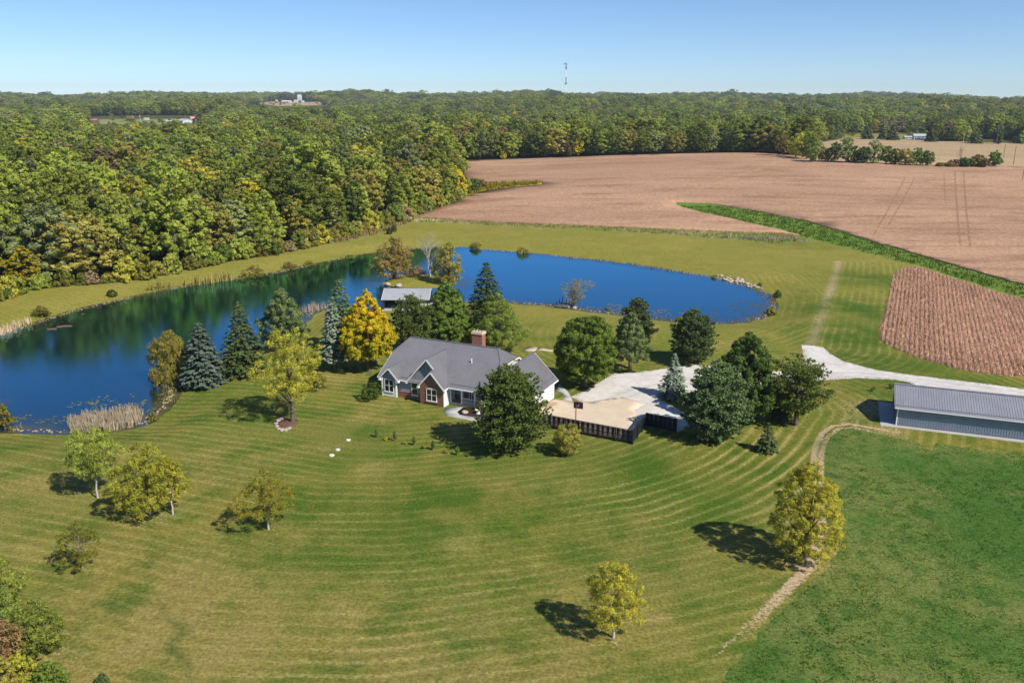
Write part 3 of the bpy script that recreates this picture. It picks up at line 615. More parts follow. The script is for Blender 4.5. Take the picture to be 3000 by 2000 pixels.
def ground_piece(name, mat, lift=0., skirt=False, attrs=(), label=None, cat=None, kind='structure'):
    f = G_F[G_REG[name]]
    if len(f) == 0: return None
    u, inv = np.unique(f, return_inverse=True); f2 = inv.reshape(-1, 3)
    xy = G_V[u]; z = G_Z[u]+lift; V = np.column_stack([xy, z]); at = {}
    if 'stripe' in attrs:
        s1 = seg_dist(xy[:, 0], xy[:, 1], STRIPE_AXIS, False); s2 = seg_dist(xy[:, 0], xy[:, 1], STRIPE_AXIS2, False)
        s3 = seg_dist(xy[:, 0], xy[:, 1], TRACK_C, False); tc = np.array(TRACK_C)[np.argsort(np.array(TRACK_C)[:, 1])]
        rt = (xy[:, 0] > np.interp(xy[:, 1], tc[:, 1], tc[:, 0])) & (xy[:, 1] > 128)
        at['stripe'] = np.where(rt, s3, np.where(xy[:, 1] > 128, s2, s1))
        sa = np.full(len(xy), .28)
        for x, y, rd, a in STRIPE_SPOTS: sa = np.maximum(sa, a*np.exp(-((xy[:, 0]-x)**2+(xy[:, 1]-y)**2)/rd**2))
        at['stripe_amp'] = sa
    if 'worn' in attrs:
        wn = np.zeros(len(xy))
        for tr, wd, a in ((TRACK_A, .45, 1.0), (TRACK_B, .42, .95)):
            wn = np.maximum(wn, a*np.exp(-(seg_dist(xy[:, 0], xy[:, 1], tr, False)/wd)**2)*np.clip((xy[:, 1]-45)/25, .6, 1))
        wn = np.maximum(wn, .66*np.exp(-(seg_dist(xy[:, 0], xy[:, 1], TRACK_C, False)/2.1)**2))
        pd = seg_dist(xy[:, 0], xy[:, 1], POND_C, True); wn = np.maximum(wn, .5*np.exp(-(pd/.9)**2)); gd = seg_dist(xy[:, 0], xy[:, 1], GRAVEL, True); wn = np.maximum(wn, .62*np.exp(-(gd/.7)**2))
        gr = np.zeros(len(xy))
        for x, y, rd, a in WORN_SPOTS: wn = np.maximum(wn, a*np.exp(-((xy[:, 0]-x)**2+(xy[:, 1]-y)**2)/rd**2))
        for x, y, rd, a in GREEN_SPOTS: gr = np.maximum(gr, a*np.exp(-((xy[:, 0]-x)**2+((xy[:, 1]-y)*1.0)**2)/rd**2))
        sp = seg_dist(xy[:, 0], xy[:, 1], SERPENT, False); at['mark'] = np.exp(-(sp/.45)**2)*(.7+.3*np.sin(xy[:, 0]*.9))
        dr = np.zeros(len(xy))
        for x, y, rd, a in DRY_SPOTS: dr = np.maximum(dr, a*np.exp(-((xy[:, 0]-x)**2+(xy[:, 1]-y)**2)/rd**2))
        at['worn'] = wn; at['green'] = gr; at['dry'] = dr; at['pale'] = sstep(118, 175, xy[:, 1])  # pale: weaker self-shadow of the far grass, painted into its base colour
    if 'rut' in attrs: at['rut'] = np.exp(-((seg_dist(xy[:, 0], xy[:, 1], DRIVE_AXIS, False)-.85)/.38)**2)
    F3 = f2; F4 = None
    if skirt:
        e = {}
        for t in f2:
            for a, b in ((t[0], t[1]), (t[1], t[2]), (t[2], t[0])):
                if (b, a) in e: del e[(b, a)]
                else: e[(a, b)] = 1
        n = len(V); low = V.copy(); low[:, 2] -= lift+.05; V = np.vstack([V, low]); F4 = [(a, a+n, b+n, b) for a, b in e]
        at = {k: np.concatenate([v, v]) for k, v in at.items()}
    o = ob(name, mesh_np(name, V, F4, F3, mat, at, not skirt)); tag(o, label, cat, kind=kind); return o

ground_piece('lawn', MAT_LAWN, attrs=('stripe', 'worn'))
ground_piece('woodland_ground', MAT_WOODF); ground_piece('wood_floor', MAT_WOODF); ground_piece('pond_bed', MAT_BED)
ground_piece('hay_field', MAT_HAY, attrs=('worn',)); ground_piece('grass_waterway', MAT_WATERWAY); ground_piece('weed_strip', MAT_WEED); ground_piece('brush_strip', MAT_WEED)
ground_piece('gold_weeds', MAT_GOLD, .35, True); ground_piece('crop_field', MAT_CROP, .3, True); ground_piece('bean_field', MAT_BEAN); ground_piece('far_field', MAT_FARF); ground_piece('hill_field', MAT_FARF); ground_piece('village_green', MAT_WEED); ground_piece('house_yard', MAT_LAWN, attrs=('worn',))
ground_piece('gravel_drive', MAT_GRAVEL, attrs=('rut',)); ground_piece('concrete_pad', MAT_PAD, .05, True); ground_piece('front_walk', MAT_WALK, .05, True); ground_piece('back_walk', MAT_WALK, .05, True)
ground_piece('patio_slab', MAT_PATIO, .06, True); ground_piece('patio_path', MAT_PATIO, .05, True); ground_piece('mulch_bed', MAT_MULCH, .03, True); ground_piece('tree_bed', MAT_BEDMULCH, .06, True)

# ---------------------------------------------------------------- pond water
def water():
    m = NT('pond_water'); c = m.coords()
    n1 = m.noise(c, .9, 4, .6, stretch=(.7, 1.4, 1)); n2 = m.noise(c, 4.5, 3, .6, stretch=(.6, 1.4, 1))
    calm = m.ramp(m.noise(c, .02, 3), .38, .62, .25, 1.)
    hgt = m.math('MULTIPLY', m.math('ADD', m.math('MULTIPLY', n1, .7), m.math('MULTIPLY', n2, .25)), calm)
    deep = m.mix(m.ramp(m.noise(c, .03, 4), .4, .65), (.004, .014, .022), (.006, .018, .024))
    shl = m.math('MULTIPLY', m.attr('shallow'), m.ramp(m.noise(c, .35, 4), .3, .6, .35, 1.)); deep = m.mix(shl, deep, (.105, .088, .035))
    bp = m.n('ShaderNodeBump', inp={'Strength': .28, 'Distance': .08, 'Height': hgt}).outputs[0]
    df = m.n('ShaderNodeBsdfDiffuse', inp={0: deep}); gl = m.n('ShaderNodeBsdfGlossy', inp={'Color': (.25, .60, .80, 1), 'Roughness': .06, 'Normal': bp})
    fr = m.n('ShaderNodeFresnel', inp={'IOR': 1.45, 'Normal': bp}).outputs[0]
    mx = m.n('ShaderNodeMixShader', inp={0: m.math('MULTIPLY', m.ramp(fr, .02, .42, .18, .92), m.math('SUBTRACT', 1., m.math('MULTIPLY', shl, .65))), 1: df.outputs[0], 2: gl.outputs[0]}); m.link(mx.outputs[0], m.out.inputs[0])
    P = POND_C; cen = P.mean(0); nx = []
    for i in range(len(P)):
        t = P[(i+1) % len(P)]-P[i-1]; t /= np.hypot(*t); nx.append(P[i]+1.6*np.array([-t[1], t[0]])*(1 if True else -1))
    nx = np.array(nx)
    if inside(nx[:1, 0], nx[:1, 1], P)[0]: nx = 2*P-nx
    inn = 2*P-nx; inn = P+(inn-P)*1.6; ok = inside(inn[:, 0], inn[:, 1], P); lo, hi = P.min(0), P.max(0)
    gx, gy = np.meshgrid(np.arange(lo[0], hi[0], 5.), np.arange(lo[1], hi[1], 5.)); gx, gy = gx.ravel(), gy.ravel(); k = inside(gx, gy, P) & (seg_dist(gx, gy, P, True) > 4)
    allp = np.vstack([nx, P, inn[ok], np.column_stack([gx, gy])[k]])
    nv = len(nx); r = delaunay_2d_cdt([Vector(v) for v in allp], [(i, (i+1) % nv) for i in range(nv)], [], 1, 1e-4)
    V = np.array([(v.x, v.y, WATER_Z) for v in r[0]]); F = [f for f in r[2]]
    d = np.minimum(seg_dist(V[:, 0], V[:, 1], P, True), seg_dist(V[:, 0], V[:, 1], ISL_C, True)); d = np.where(inside(V[:, 0], V[:, 1], P), d, 0); sh = np.exp(-(d/1.9)**1.5)
    o = ob('pond_water', mesh_np('pond_water', V, None, F, m.m, {'shallow': sh})); tag(o, kind='structure')
water()

# ---------------------------------------------------------------- farmhouse
def metal_roof(name, col, rough=.42):
    m = NT(name); c = m.coords(); f = m.noise(c, .5, 5, .65); g = m.noise(c, 3, 4, .7, stretch=(1, .25, 1))
    k = m.math('ADD', m.math('MULTIPLY', f, .6), m.math('MULTIPLY', g, .4))
    m.principled(m.mix(m.ramp(k, .3, .7), tuple(v*.88 for v in col), tuple(v*1.1 for v in col)), rough, .4); return m.m
def brick_mat(name, a, b):
    m = NT(name); c = m.coords()
    sp = m.n('ShaderNodeSeparateXYZ', inp={0: c}); cb = m.n('ShaderNodeCombineXYZ', inp={0: m.math('ADD', sp.outputs[0], sp.outputs[1]), 1: sp.outputs[2], 2: 0.})
    t = m.n('ShaderNodeTexBrick', inp={'Vector': cb.outputs[0], 'Color1': (*a, 1), 'Color2': (*b, 1), 'Mortar': (.30, .24, .21, 1), 'Scale': 1., 'Mortar Size': .008, 'Brick Width': .22, 'Row Height': .075, 'Bias': -.1})
    col = m.mix(m.ramp(m.noise(c, 1.3, 5, .7), .35, .7, 0, .5), t.outputs[0], tuple(v*.62 for v in a))
    m.principled(col, .85, .2, bump=m.math('SUBTRACT', 1., t.outputs[1]), bstr=.4, bdist=.01); return m.m
ROOF = metal_roof('grey_metal_roof', (.185, .184, .205))
BRICK = brick_mat('red_brick', (.27, .115, .075), (.20, .078, .052)); BRICK_CH = brick_mat('chimney_brick', (.36, .14, .09), (.28, .105, .07))
SIDING = plain('blue_grey_siding', (.255, .27, .325), .6, .07, 1.5)
WHITE = plain('white_trim', (.80, .80, .80), .5, .04, 2); WHITE_W = plain('white_siding', (.74, .735, .725), .55, .05, 1)
CAPST = plain('chimney_cap', (.58, .46, .35), .8, .15, 4); DARK = plain('dark_flue', (.03, .03, .03), .8, .2)
DOOR_M = plain('navy_door', (.045, .05, .075), .4, .1); PORCH_F = plain('porch_boards', (.30, .28, .27), .7, .15, 3)
TANST = plain('porch_step', (.56, .47, .36), .8, .12, 3); GRILL = plain('white_rail', (.78, .78, .78), .5, .03)
def glass_mat():
    m = NT('window_glass'); p = m.principled((.018, .022, .020), .04, .6); return m.m
GLASS = glass_mat()

HO, HA = (-18.83, 117.42), R(-25.2)
house = empty('farmhouse', (HO[0], HO[1], 0), HA)
tag(house, 'single-storey farmhouse with grey metal roof, blue-grey siding and brick gable', 'house')

def ribs_on(mb, poly, sdir, pitch=.23, wd=.04, ht=.035, t0=0.):
    """raised seams running along the slope direction, clipped to a roof plane"""
    P = [Vector(p) for p in poly]; n = (P[1]-P[0]).cross(P[2]-P[0]).normalized()
    if n.z < 0: n = -n
    s = Vector(sdir); s = (s-n*s.dot(n)).normalized(); e = s.cross(n)
    q = [((p-P[0]).dot(e), (p-P[0]).dot(s)) for p in P]; lo, hi = min(a for a, _ in q), max(a for a, _ in q)
    x = math.ceil(lo/pitch)*pitch+pitch*.37
    while x < hi:
        ys = []
        for i in range(len(q)):
            (a, b), (c_, d) = q[i], q[(i+1) % len(q)]
            if (a > x) != (c_ > x): ys.append(b+(d-b)*(x-a)/(c_-a))
        ys.sort()
        for k in range(0, len(ys)-1, 2):
            if ys[k+1]-ys[k] > .12:
                a = P[0]+e*x+s*(ys[k]+.03)+n*(ht*.5); b = P[0]+e*x+s*(ys[k+1]-.03)+n*(ht*.5); mb.bar(a, b, wd, ht, n)
        x += pitch

def roof_plane(parent, poly, sdir, mat=None, thick=.07, pitch=.23, name='roof', seam=.05, wd=.05):
    P = [Vector(p) for p in poly]
    if (P[1]-P[0]).cross(P[2]-P[1]).z < 0: P = P[::-1]
    o = MB().slab(P, thick).build(name, mat or ROOF, parent)
    mb = MB(); ribs_on(mb, P, sdir, pitch, wd, seam); tag(mb.build('roof_seams', mat or ROOF, o), kind='stuff'); return o

def mz(y): return 2.75+.617*(y-.1)                       # main front slope
gr = lambda x: 2.65+1.1*(10.87-x)                        # shared right slope of the gables
RIDGE_Y, RIDGE_Z = 7.13, 7.1
roof_plane(house, [(-.8, .1, mz(.1)), (17.2, .1, mz(.1)), (17.2, 4.2, mz(4.2)), (15.4, RIDGE_Y, mz(RIDGE_Y)), (.7, RIDGE_Y, mz(RIDGE_Y)), (-.8, 4.2, mz(4.2))], (0, 1, .6))
by = lambda y: 2*RIDGE_Y-y
roof_plane(house, [(-.8, by(.1), mz(.1)), (17.2, by(.1), mz(.1)), (17.2, by(4.2), mz(4.2)), (15.4, RIDGE_Y+.02, mz(RIDGE_Y)), (.7, RIDGE_Y+.02, mz(RIDGE_Y)), (-.8, by(4.2), mz(4.2))], (0, -1, .6))
for xa, xb in ((-.8, .7), (17.2, 15.4)):
    roof_plane(house, [(xa, 4.2, mz(4.2)), (xa, by(4.2), mz(4.2)), (xb, RIDGE_Y+.01, mz(RIDGE_Y)+.003)], (1 if xa < 0 else -1, 0, 1))
# gable roofs over bay, siding gable and brick gable
GZ = gr(7.45); gy = .1+(GZ-2.75)/.617
roof_plane(house, [(4.03, .1, 2.65), (7.45, .1, GZ), (7.45, gy+.1, GZ), (4.03, .12, 2.65)][:3], (1, 0, 1.1))
roof_plane(house, [(10.87, -1., 2.65), (10.87, .0, 2.65), (10.78, .12, gr(10.78)), (7.45, gy+.1, GZ), (7.45, .1, GZ), (8.74, .1, gr(8.74)), (8.74, -1., gr(8.74))], (-1, 0, 1.1))
roof_plane(house, [(6.61, -1., 2.65), (8.74, -1., gr(8.74)), (8.74, .45, gr(8.74)), (6.61, .45, 2.65)], (1, 0, 1.1))
BZ = 4.4; byb = .1+(BZ-2.75)/.617
roof_plane(house, [(-.27, -.3, 2.79), (1.31, -.3, BZ), (1.31, byb+.1, BZ), (-.27, .16, 2.79)], (1, 0, 1.02))
roof_plane(house, [(2.89, -.3, 2.79), (2.89, .16, 2.79), (1.31, byb+.1, BZ), (1.31, -.3, BZ)], (-1, 0, 1.02))
# garage roof
gz = lambda x: 6.3-(abs(x-19.66))*.976
roof_plane(house, [(23.4, .6, gz(23.4)), (23.4, 10., gz(23.4)), (19.66, 10., 6.3), (19.66, .6, 6.3)], (-1, 0, 1))
roof_plane(house, [(15.92, .6, gz(15.92)), (15.92, 10., gz(15.92)), (19.65, 10., 6.3), (19.65, .6, 6.3)], (1, 0, 1))
# ridge caps
RCAP = plain('ridge_metal', (.15, .15, .17), .45, .08)
for a, b in (((.7, RIDGE_Y, mz(RIDGE_Y)+.05), (15.4, RIDGE_Y, mz(RIDGE_Y)+.05)), ((19.655, .58, 6.34), (19.655, 10.02, 6.34)), ((7.45, .08, GZ+.03), (7.45, gy, GZ+.03)), ((8.74, -1.02, gr(8.74)+.03), (8.74, .1, gr(8.74)+.03)), ((1.31, -.32, BZ+.03), (1.31, byb, BZ+.03)),
             ((15.4, RIDGE_Y, mz(RIDGE_Y)+.04), (17.22, 4.2, mz(4.2)+.04)), ((.7, RIDGE_Y, mz(RIDGE_Y)+.04), (-.82, 4.2, mz(4.2)+.04)), ((15.4, RIDGE_Y, mz(RIDGE_Y)+.04), (17.22, by(4.2), mz(4.2)+.04))):
    MB().bar(a, b, .26, .05).build('ridge_cap', RCAP, house)
# snow-guard line above the eaves
GUARD = plain('guard_metal', (.10, .10, .12), .5, .1)
for a, b in (((11.0, .62, mz(.62)+.05), (17.1, .62, mz(.62)+.05)), ((22.9, .7, gz(22.9)+.05), (22.9, 9.9, gz(22.9)+.05)), ((2.9, .5, mz(.5)+.05), (4.4, .5, mz(.5)+.05))): MB().bar(a, b, .05, .06).build('snow_guard', GUARD, house)

# walls
mb = MB(); mb.box(-.4, 10.4, .53, 13.78, 0, 2.72); mb.box(10.4, 16.8, 2.6, 13.78, 0, 2.72); mb.build('wall', SIDING, house)
zt = 5.1
for x0, x1 in ((16.72, 16.8), (-.4, -.32)):
    y0, y1 = .1+(2.72-2.75)/.617+.5, by(.6)
    yc = .1+(zt-2.75)/.617+.15
    pts = [(x1, .6, 2.72), (x1, by(.6), 2.72), (x1, by(yc), zt), (x1, yc, zt)]
    MB().slab(pts if x1 > 0 else pts[::-1], .08).build('gable_wall', WHITE_W, house)
def boards(name, poly, y, pitch=.17, mat=SIDING, lap=.022, parent=house):
    """lap siding: each board leans out at its lower edge"""
    mb = MB(); zs = [p[1] for p in poly]; z = min(zs)
    def ext(zq):
        xs = []
        for i in range(len(poly)):
            (a, b), (c_, d) = poly[i], poly[(i+1) % len(poly)]
            if (b > zq) != (d > zq): xs.append(a+(c_-a)*(zq-b)/(d-b))
        return (min(xs), max(xs)) if len(xs) > 1 else None
    while z < max(zs)-.02:
        z1 = min(z+pitch, max(zs)-.005); a, b = ext(z+.002), ext(z1-.002)
        if a and b:
            mb.add([(a[0], y-lap, z), (a[1], y-lap, z), (b[1], y, z1), (b[0], y, z1), (a[0], y, z), (a[1], y, z)], [(0, 1, 2, 3), (0, 4, 5, 1)])
        z += pitch
    return mb.build(name, mat, parent)
boards('siding', [(2.4, .9), (6.85, .9), (6.85, 2.72), (2.4, 2.72)], .5)
boards('siding', [(4.35, 2.72), (10.5, 2.72), (7.45, 6.05)], .5)
MB().slab([(4.3, .54, 2.7), (10.55, .54, 2.7), (7.45, .54, 6.1)], .05).build('gable_wall', SIDING, house)
mb = MB(); mb.box(2.4, 6.8, .42, .53, 0, .86); mb.build('brick_wainscot', BRICK, house)
MB().box(2.4, 6.8, .385, .5, .86, .93).build('brick_ledge', BRICK_CH, house)
# brick gable box
mb = MB(); mb.box(6.8, 10.55, -.69, .52, 0, 2.6); mb.slab([(6.8, -.69, 2.6), (10.55, -.69, 2.6), (8.74, -.69, 4.72)], .12); mb.build('brick_gable', BRICK, house)
MB().box(10.55, 10.63, -.66, 2.6, 0, 2.72).build('side_wall', WHITE_W, house)
# bay
mb = MB(); mb.box(0.03, 2.37, .03, .53, .05, 2.74); mb.slab([(0.02, .03, 2.74), (2.6, .03, 2.74), (1.31, .03, 4.05)], .1); mb.build('bay', SIDING, house)
boards('bay_siding', [(.12, 2.7), (2.5, 2.7), (1.31, 4.0)], .02)
mb = MB()
for x in (0.05, 2.35): mb.box(x-.11, x+.11, -.05, .13, 0, 2.72)
mb.box(-.06, .08, .35, .5, 0, 2.7); mb.box(.16, 2.24, -.015, .06, .02, .62); mb.build('bay_trim', WHITE, house)
# rakes, fascias and gutters
def rake(a, b, t=.2):
    a, b = Vector(a), Vector(b); MB().bar(a-Vector((0, 0, .12)), b-Vector((0, 0, .12)), .05, t).build('rake_board', WHITE, house)
rake((4.03, .06, 2.65), (7.45, .06, GZ)); rake((7.45, .06, GZ), (8.86, .06, gr(8.86)))
rake((6.61, -1.04, 2.65), (8.74, -1.04, gr(8.74))); rake((8.74, -1.04, gr(8.74)), (10.87, -1.04, 2.65))
rake((-.27, -.34, 2.79), (1.31, -.34, BZ)); rake((1.31, -.34, BZ), (2.89, -.34, 2.79))
for x in (17.22, -.82):
    rake((x, .1, 2.75), (x, 4.2, mz(4.2))); rake((x, by(.1), 2.75), (x, by(4.2), mz(4.2))); rake((x, 4.2, mz(4.2)), (x, by(4.2), mz(4.2)))
for y in (.57, 10.03): rake((15.92, y, gz(15.92)), (19.66, y, 6.3)); rake((19.66, y, 6.3), (23.4, y, gz(23.4)))
for a, b in (((2.9, .05, 2.66), (4.1, .05, 2.66)), ((10.9, .05, 2.66), (17.2, .05, 2.66)), ((23.43, .6, 2.55), (23.43, 10, 2.55)), ((10.9, -1., 2.57), (10.9, .05, 2.57)), ((-.8, .05, 2.66), (-.27, .05, 2.66))): MB().bar(a, b, .1, .16).build('gutter', WHITE, house)
for x, y in ((6.62, -.92), (10.86, -.92), (4.06, .16), (2.88, -.22), (-.26, -.22)): MB().box(x-.16, x+.16, y-.12, y+.35, 2.36, 2.6).build('eave_return', WHITE, house)
mb = MB(); mb.box(10.6, 16.9, .2, 2.6, 2.60, 2.66); mb.box(-.75, 10.6, .12, .52, 2.60, 2.66); mb.build('soffit', WHITE, house)

def window(x0, x1, z0, z1, y, cols=1, rows=2, arch=0., parent=house, fr=.085):
    """white frame with one pane to each light, facing local -y"""
    mb = MB(); xm = (x0+x1)/2
    mb.box(x0, x0+fr, y-.05, y+.04, z0, z1); mb.box(x1-fr, x1, y-.05, y+.04, z0, z1); mb.box(x0-.03, x1+.03, y-.09, y+.05, z0-.08, z0+fr*.8)
    mb.box(x0, x1, y-.05, y+.04, z1-fr, z1)
    if arch:
        pr = None
        for k in range(9):
            a = x0+(x1-x0)*k/8; zq = z1+arch*(1-((a-xm)/((x1-x0)/2))**2)
            if pr: mb.add([(pr[0], y-.06, z1-.02), (a, y-.06, z1-.02), (a, y-.06, zq), (pr[0], y-.06, pr[1]), (pr[0], y, z1-.02), (a, y, z1-.02), (a, y, zq), (pr[0], y, pr[1])], [(0, 1, 2, 3), (3, 2, 6, 7)])
            pr = (a, zq)
    cw = (x1-x0-2*fr)/cols
    for c in range(1, cols): mb.box(x0+fr+cw*c-.04, x0+fr+cw*c+.04, y-.045, y+.03, z0, z1-.01)
    rh = (z1-z0-2*fr)/rows
    for r_ in range(1, rows): mb.box(x0+fr*.9, x1-fr*.9, y-.038, y+.025, z0+fr+rh*r_-.025, z0+fr+rh*r_+.025)
    o = mb.build('window', WHITE, parent)
    for c in range(cols):
        for r_ in range(rows):
            a = x0+fr+cw*c; b = z0+fr+rh*r_; MB().box(a-.02, a+cw+.02, y-.012, y+.012, b-.02, b+rh+.02).build('pane', GLASS, o)
    return o
window(.44, 2.02, .72, 2.62, -.03, 2, 2); window(4.72, 5.80, .62, 2.62, .44, 1, 2); window(7.86, 9.54, .64, 2.40, -.72, 2, 2, .16)
MB().box(7.70, 9.70, -.80, -.69, .46, .57).build('window_sill', BRICK_CH, house)
# porch
MB().box(10.63, 16.3, .95, 2.6, 0, .24).build('porch_base', TANST, house); MB().box(10.65, 16.3, 1.0, 2.6, .24, .28).build('porch_floor', PORCH_F, house)
for x in (10.74, 12.53, 14.56, 16.15):
    mb = MB(); mb.box(x-.09, x+.09, 1.03, 1.21, .28, 2.62); mb.box(x-.14, x+.14, .98, 1.26, .28, .46); mb.box(x-.13, x+.13, .99, 1.25, 2.42, 2.56); mb.build('porch_post', WHITE, house)
MB().box(10.63, 16.3, 1.04, 1.2, 2.44, 2.6).build('porch_beam', WHITE, house)
for xa, xb in ((12.62, 14.47), (14.65, 16.06)):
    mb = MB(); mb.box(xa, xb, 1.08, 1.16, 1.08, 1.15); mb.box(xa, xb, 1.09, 1.15, .38, .44); rl = mb.build('porch_railing', GRILL, house)
    x = xa+.1
    while x < xb: MB().box(x-.018, x+.018, 1.1, 1.136, .44, 1.08).build('baluster', GRILL, rl); x += .14
boards('siding', [(10.65, .9), (16.7, .9), (16.7, 2.6), (10.65, 2.6)], 2.58)
MB().box(10.64, 16.75, 2.5, 2.6, .28, .88).build('brick_wainscot', BRICK, house)
mb = MB(); mb.box(12.0, 12.95, 2.46, 2.56, .29, 2.38); dr = mb.build('door', DOOR_M, house)
MB().box(12.83, 12.88, 2.40, 2.46, 1.2, 1.36).build('handle', plain('brass', (.45, .36, .18), .3, .05, metal=.8), dr)
mb = MB()
for x in (11.62, 11.95, 12.95, 13.28): mb.box(x, x+.09, 2.42, 2.56, .29, 2.45)
mb.box(11.62, 13.37, 2.42, 2.56, 2.38, 2.5); mb.build('door_frame', WHITE, house)
for x in (11.71, 13.04): MB().box(x, x+.24, 2.47, 2.55, .5, 2.38).build('sidelight', GLASS, house)
window(14.0, 15.6, .9, 2.4, 2.5, 2, 2)
# garage
mb = MB(); mb.box(16.8, 23.0, 1.0, 9.6, 0, 2.62); mb.build('garage_wall', WHITE_W, house)
for y, sg in ((1.0, -1), (9.6, 1)):
    pts = [(16.4, y, 2.62), (22.95, y, 2.62), (19.66, y, 6.0)]; MB().slab(pts if sg < 0 else pts[::-1], .1).build('gable_wall', WHITE_W, house)
for y0 in (1.9, 5.2):
    mb = MB(); d = MB().box(23.0, 23.035, y0, y0+2.75, .03, 2.2).build('garage_door', WHITE, house)
    for k in range(4):
        for j in range(4): MB().box(23.03, 23.05, y0+.1+j*.66, y0+.64+j*.66, .1+k*.54, .52+k*.54).build('door_panel', WHITE, d)
    mb.box(23.0, 23.06, y0-.14, y0-.01, .02, 2.34); mb.box(23.0, 23.06, y0+2.76, y0+2.89, .02, 2.34); mb.box(23.0, 23.065, y0, y0+2.75, 2.21, 2.34); mb.build('door_casing', WHITE, house)
window(18.6, 20.6, .9, 2.2, .96, 2, 2)
# chimney and vent pipe
ch = MB().box(10.95, 12.6, 7.3, 8.4, 5.5, 8.72).build('chimney', BRICK_CH, house)
mb = MB(); mb.box(10.86, 12.69, 7.2, 8.5, 8.72, 8.86); mb.box(10.9, 12.65, 7.24, 8.46, 8.86, 9.05); mb.build('chimney_cap', CAPST, ch)
for x in (11.3, 11.8, 12.25): MB().tube([(x, 7.85, 9.0), (x, 7.85, 9.16)], [.12, .12], 8).build('flue', DARK, ch)
MB().tube([(12.45, 4.3, 5.2), (12.45, 4.3, 5.98)], [.075, .075], 10).build('vent_pipe', WHITE, house)
MB().tube([(15.4, RIDGE_Y, 7.1), (15.4, RIDGE_Y, 7.55)], [.02, .01], 5).build('lightning_rod', DARK, house)

# ---------------------------------------------------------------- beside the house
def local(x, y): return (HO[0]+x*math.cos(HA)-y*math.sin(HA), HO[1]+x*math.sin(HA)+y*math.cos(HA))
gx, gy_ = local(23.95, 7.1)
o = MB().box(-.35, .35, -.55, .55, 0, .025).build('doormat', plain('coir_mat', (.45, .27, .12), .95, .2, 9)); o.location = (gx, gy_, .06); o.rotation_euler[2] = HA
tag(o, 'tan doormat lying on the concrete pad beside the garage', 'doormat')
ROCK = plain('pale_rock', (.40, .335, .285), .9, .25, 1.5, bump=.4); ROCK_D = plain('grey_rock', (.33, .29, .26), .9, .3, 1.5, bump=.4)
def rock_mesh(seed, mat):
    bm = bmesh.new(); bmesh.ops.create_icosphere(bm, subdivisions=2, radius=1); rng = np.random.default_rng(seed); o = Vector(rng.uniform(0, 50, 3))
    for v in bm.verts:
        v.co *= 1+.42*noise.noise(v.co*1.1+o)+.12*noise.noise(v.co*3+o); v.co.z *= .68
    me = bpy.data.meshes.new('rock'); bm.to_mesh(me); bm.free(); me.materials.append(mat); return me
ROCKS = [rock_mesh(i, ROCK if i % 3 else ROCK_D) for i in range(7)]
def rock(name, x, y, r, label, group=None, i=0, z=None, parent=None, cat='rock'):
    o = ob(name, ROCKS[i % 7], parent); o.location = (x, y, (ter1(x, y) if z is None else z)+r*.25); o.scale = (r, r*(.8+.4*((i*37) % 10)/10), r*.9); o.rotation_euler = (.2*math.sin(i), .2*math.cos(i*2), i*1.7)
    if not parent: tag(o, label, cat, group)
    return o
rock('boulder', *(-6.45,110.07), .42, 'tan boulder in the dark mulch bed beside the porch', i=1)
x, y = (-4.64,109.73)
o = MB().add(*(lambda n: ([(math.cos(a)*r_, math.sin(a)*r_, zz) for r_, zz in ((.3, 0), (.22, .3), (.38, .55), (.42, .6), (.34, .56)) for a in [6.283*k/n for k in range(n)]], [(j*n+k, j*n+(k+1) % n, (j+1)*n+(k+1) % n, (j+1)*n+k) for j in range(4) for k in range(n)]))(12)).build('planter', plain('pale_stone_pot', (.6, .58, .55), .8, .1))
o.location = (x, y, ter1(x, y)+.03); tag(o, 'pale stone planter at the edge of the mulch bed by the porch', 'planter')

# dark picket fence round the concrete pad
FBLACK = plain('black_stained_wood', (.016, .017, .021), .65, .45, 5, .3); FCAP = plain('weathered_cap', (.075, .05, .04), .7, .3, 5)
def fence(a, b, label, hgt=1.85, front=1, cap=FCAP, gap=.128, posts=2.4):
    a, b = np.array(a), np.array(b); d = b-a; L = float(np.hypot(*d)); an = math.atan2(d[1], d[0])
    e = empty('picket_fence', (a[0], a[1], ter1(*a)), an); tag(e, label, 'fence', 'black picket fence round the pad')
    pk = MB().box(-.055, .055, -.012, .012, .06, hgt-.05).mesh('picket', FBLACK); n = int(L/gap)
    for i in range(n):
        o = ob('picket', pk, e); o.location = (.06+i*(L-.12)/max(1, n-1), .055*front, .02*math.sin(i*2.3)); o.rotation_euler[1] = .012*math.sin(i*5.1)
    np_ = max(2, int(round(L/posts))+1); pm = MB().box(-.07, .07, -.07, .07, -.1, hgt+.02).mesh('post', FBLACK)
    for i in range(np_):
        o = ob('post', pm, e); o.location = (L*i/(np_-1), -.05*front, 0)
    for z in (.3, .95, hgt-.3): MB().box(0, L, .0, .043, z-.05, z+.05).build('rail', FBLACK, e)
    MB().box(-.05, L+.05, -.09, .1, hgt-.05, hgt-.005).build('cap_rail', cap, e); return e
FA, FB, FC, FD = (2.98,105.31), (14.97,98.91), (17.65,105.13), (21.19,102.89)
fence(FA, FB, 'long black picket fence with brown cap along the near side of the pad')
fence(FB, FC, 'short black picket fence running back from the near corner of the pad', cap=FBLACK)
fence(FC, FD, 'shaded black fence section ending beneath the big dark pine', cap=FBLACK, gap=.118)

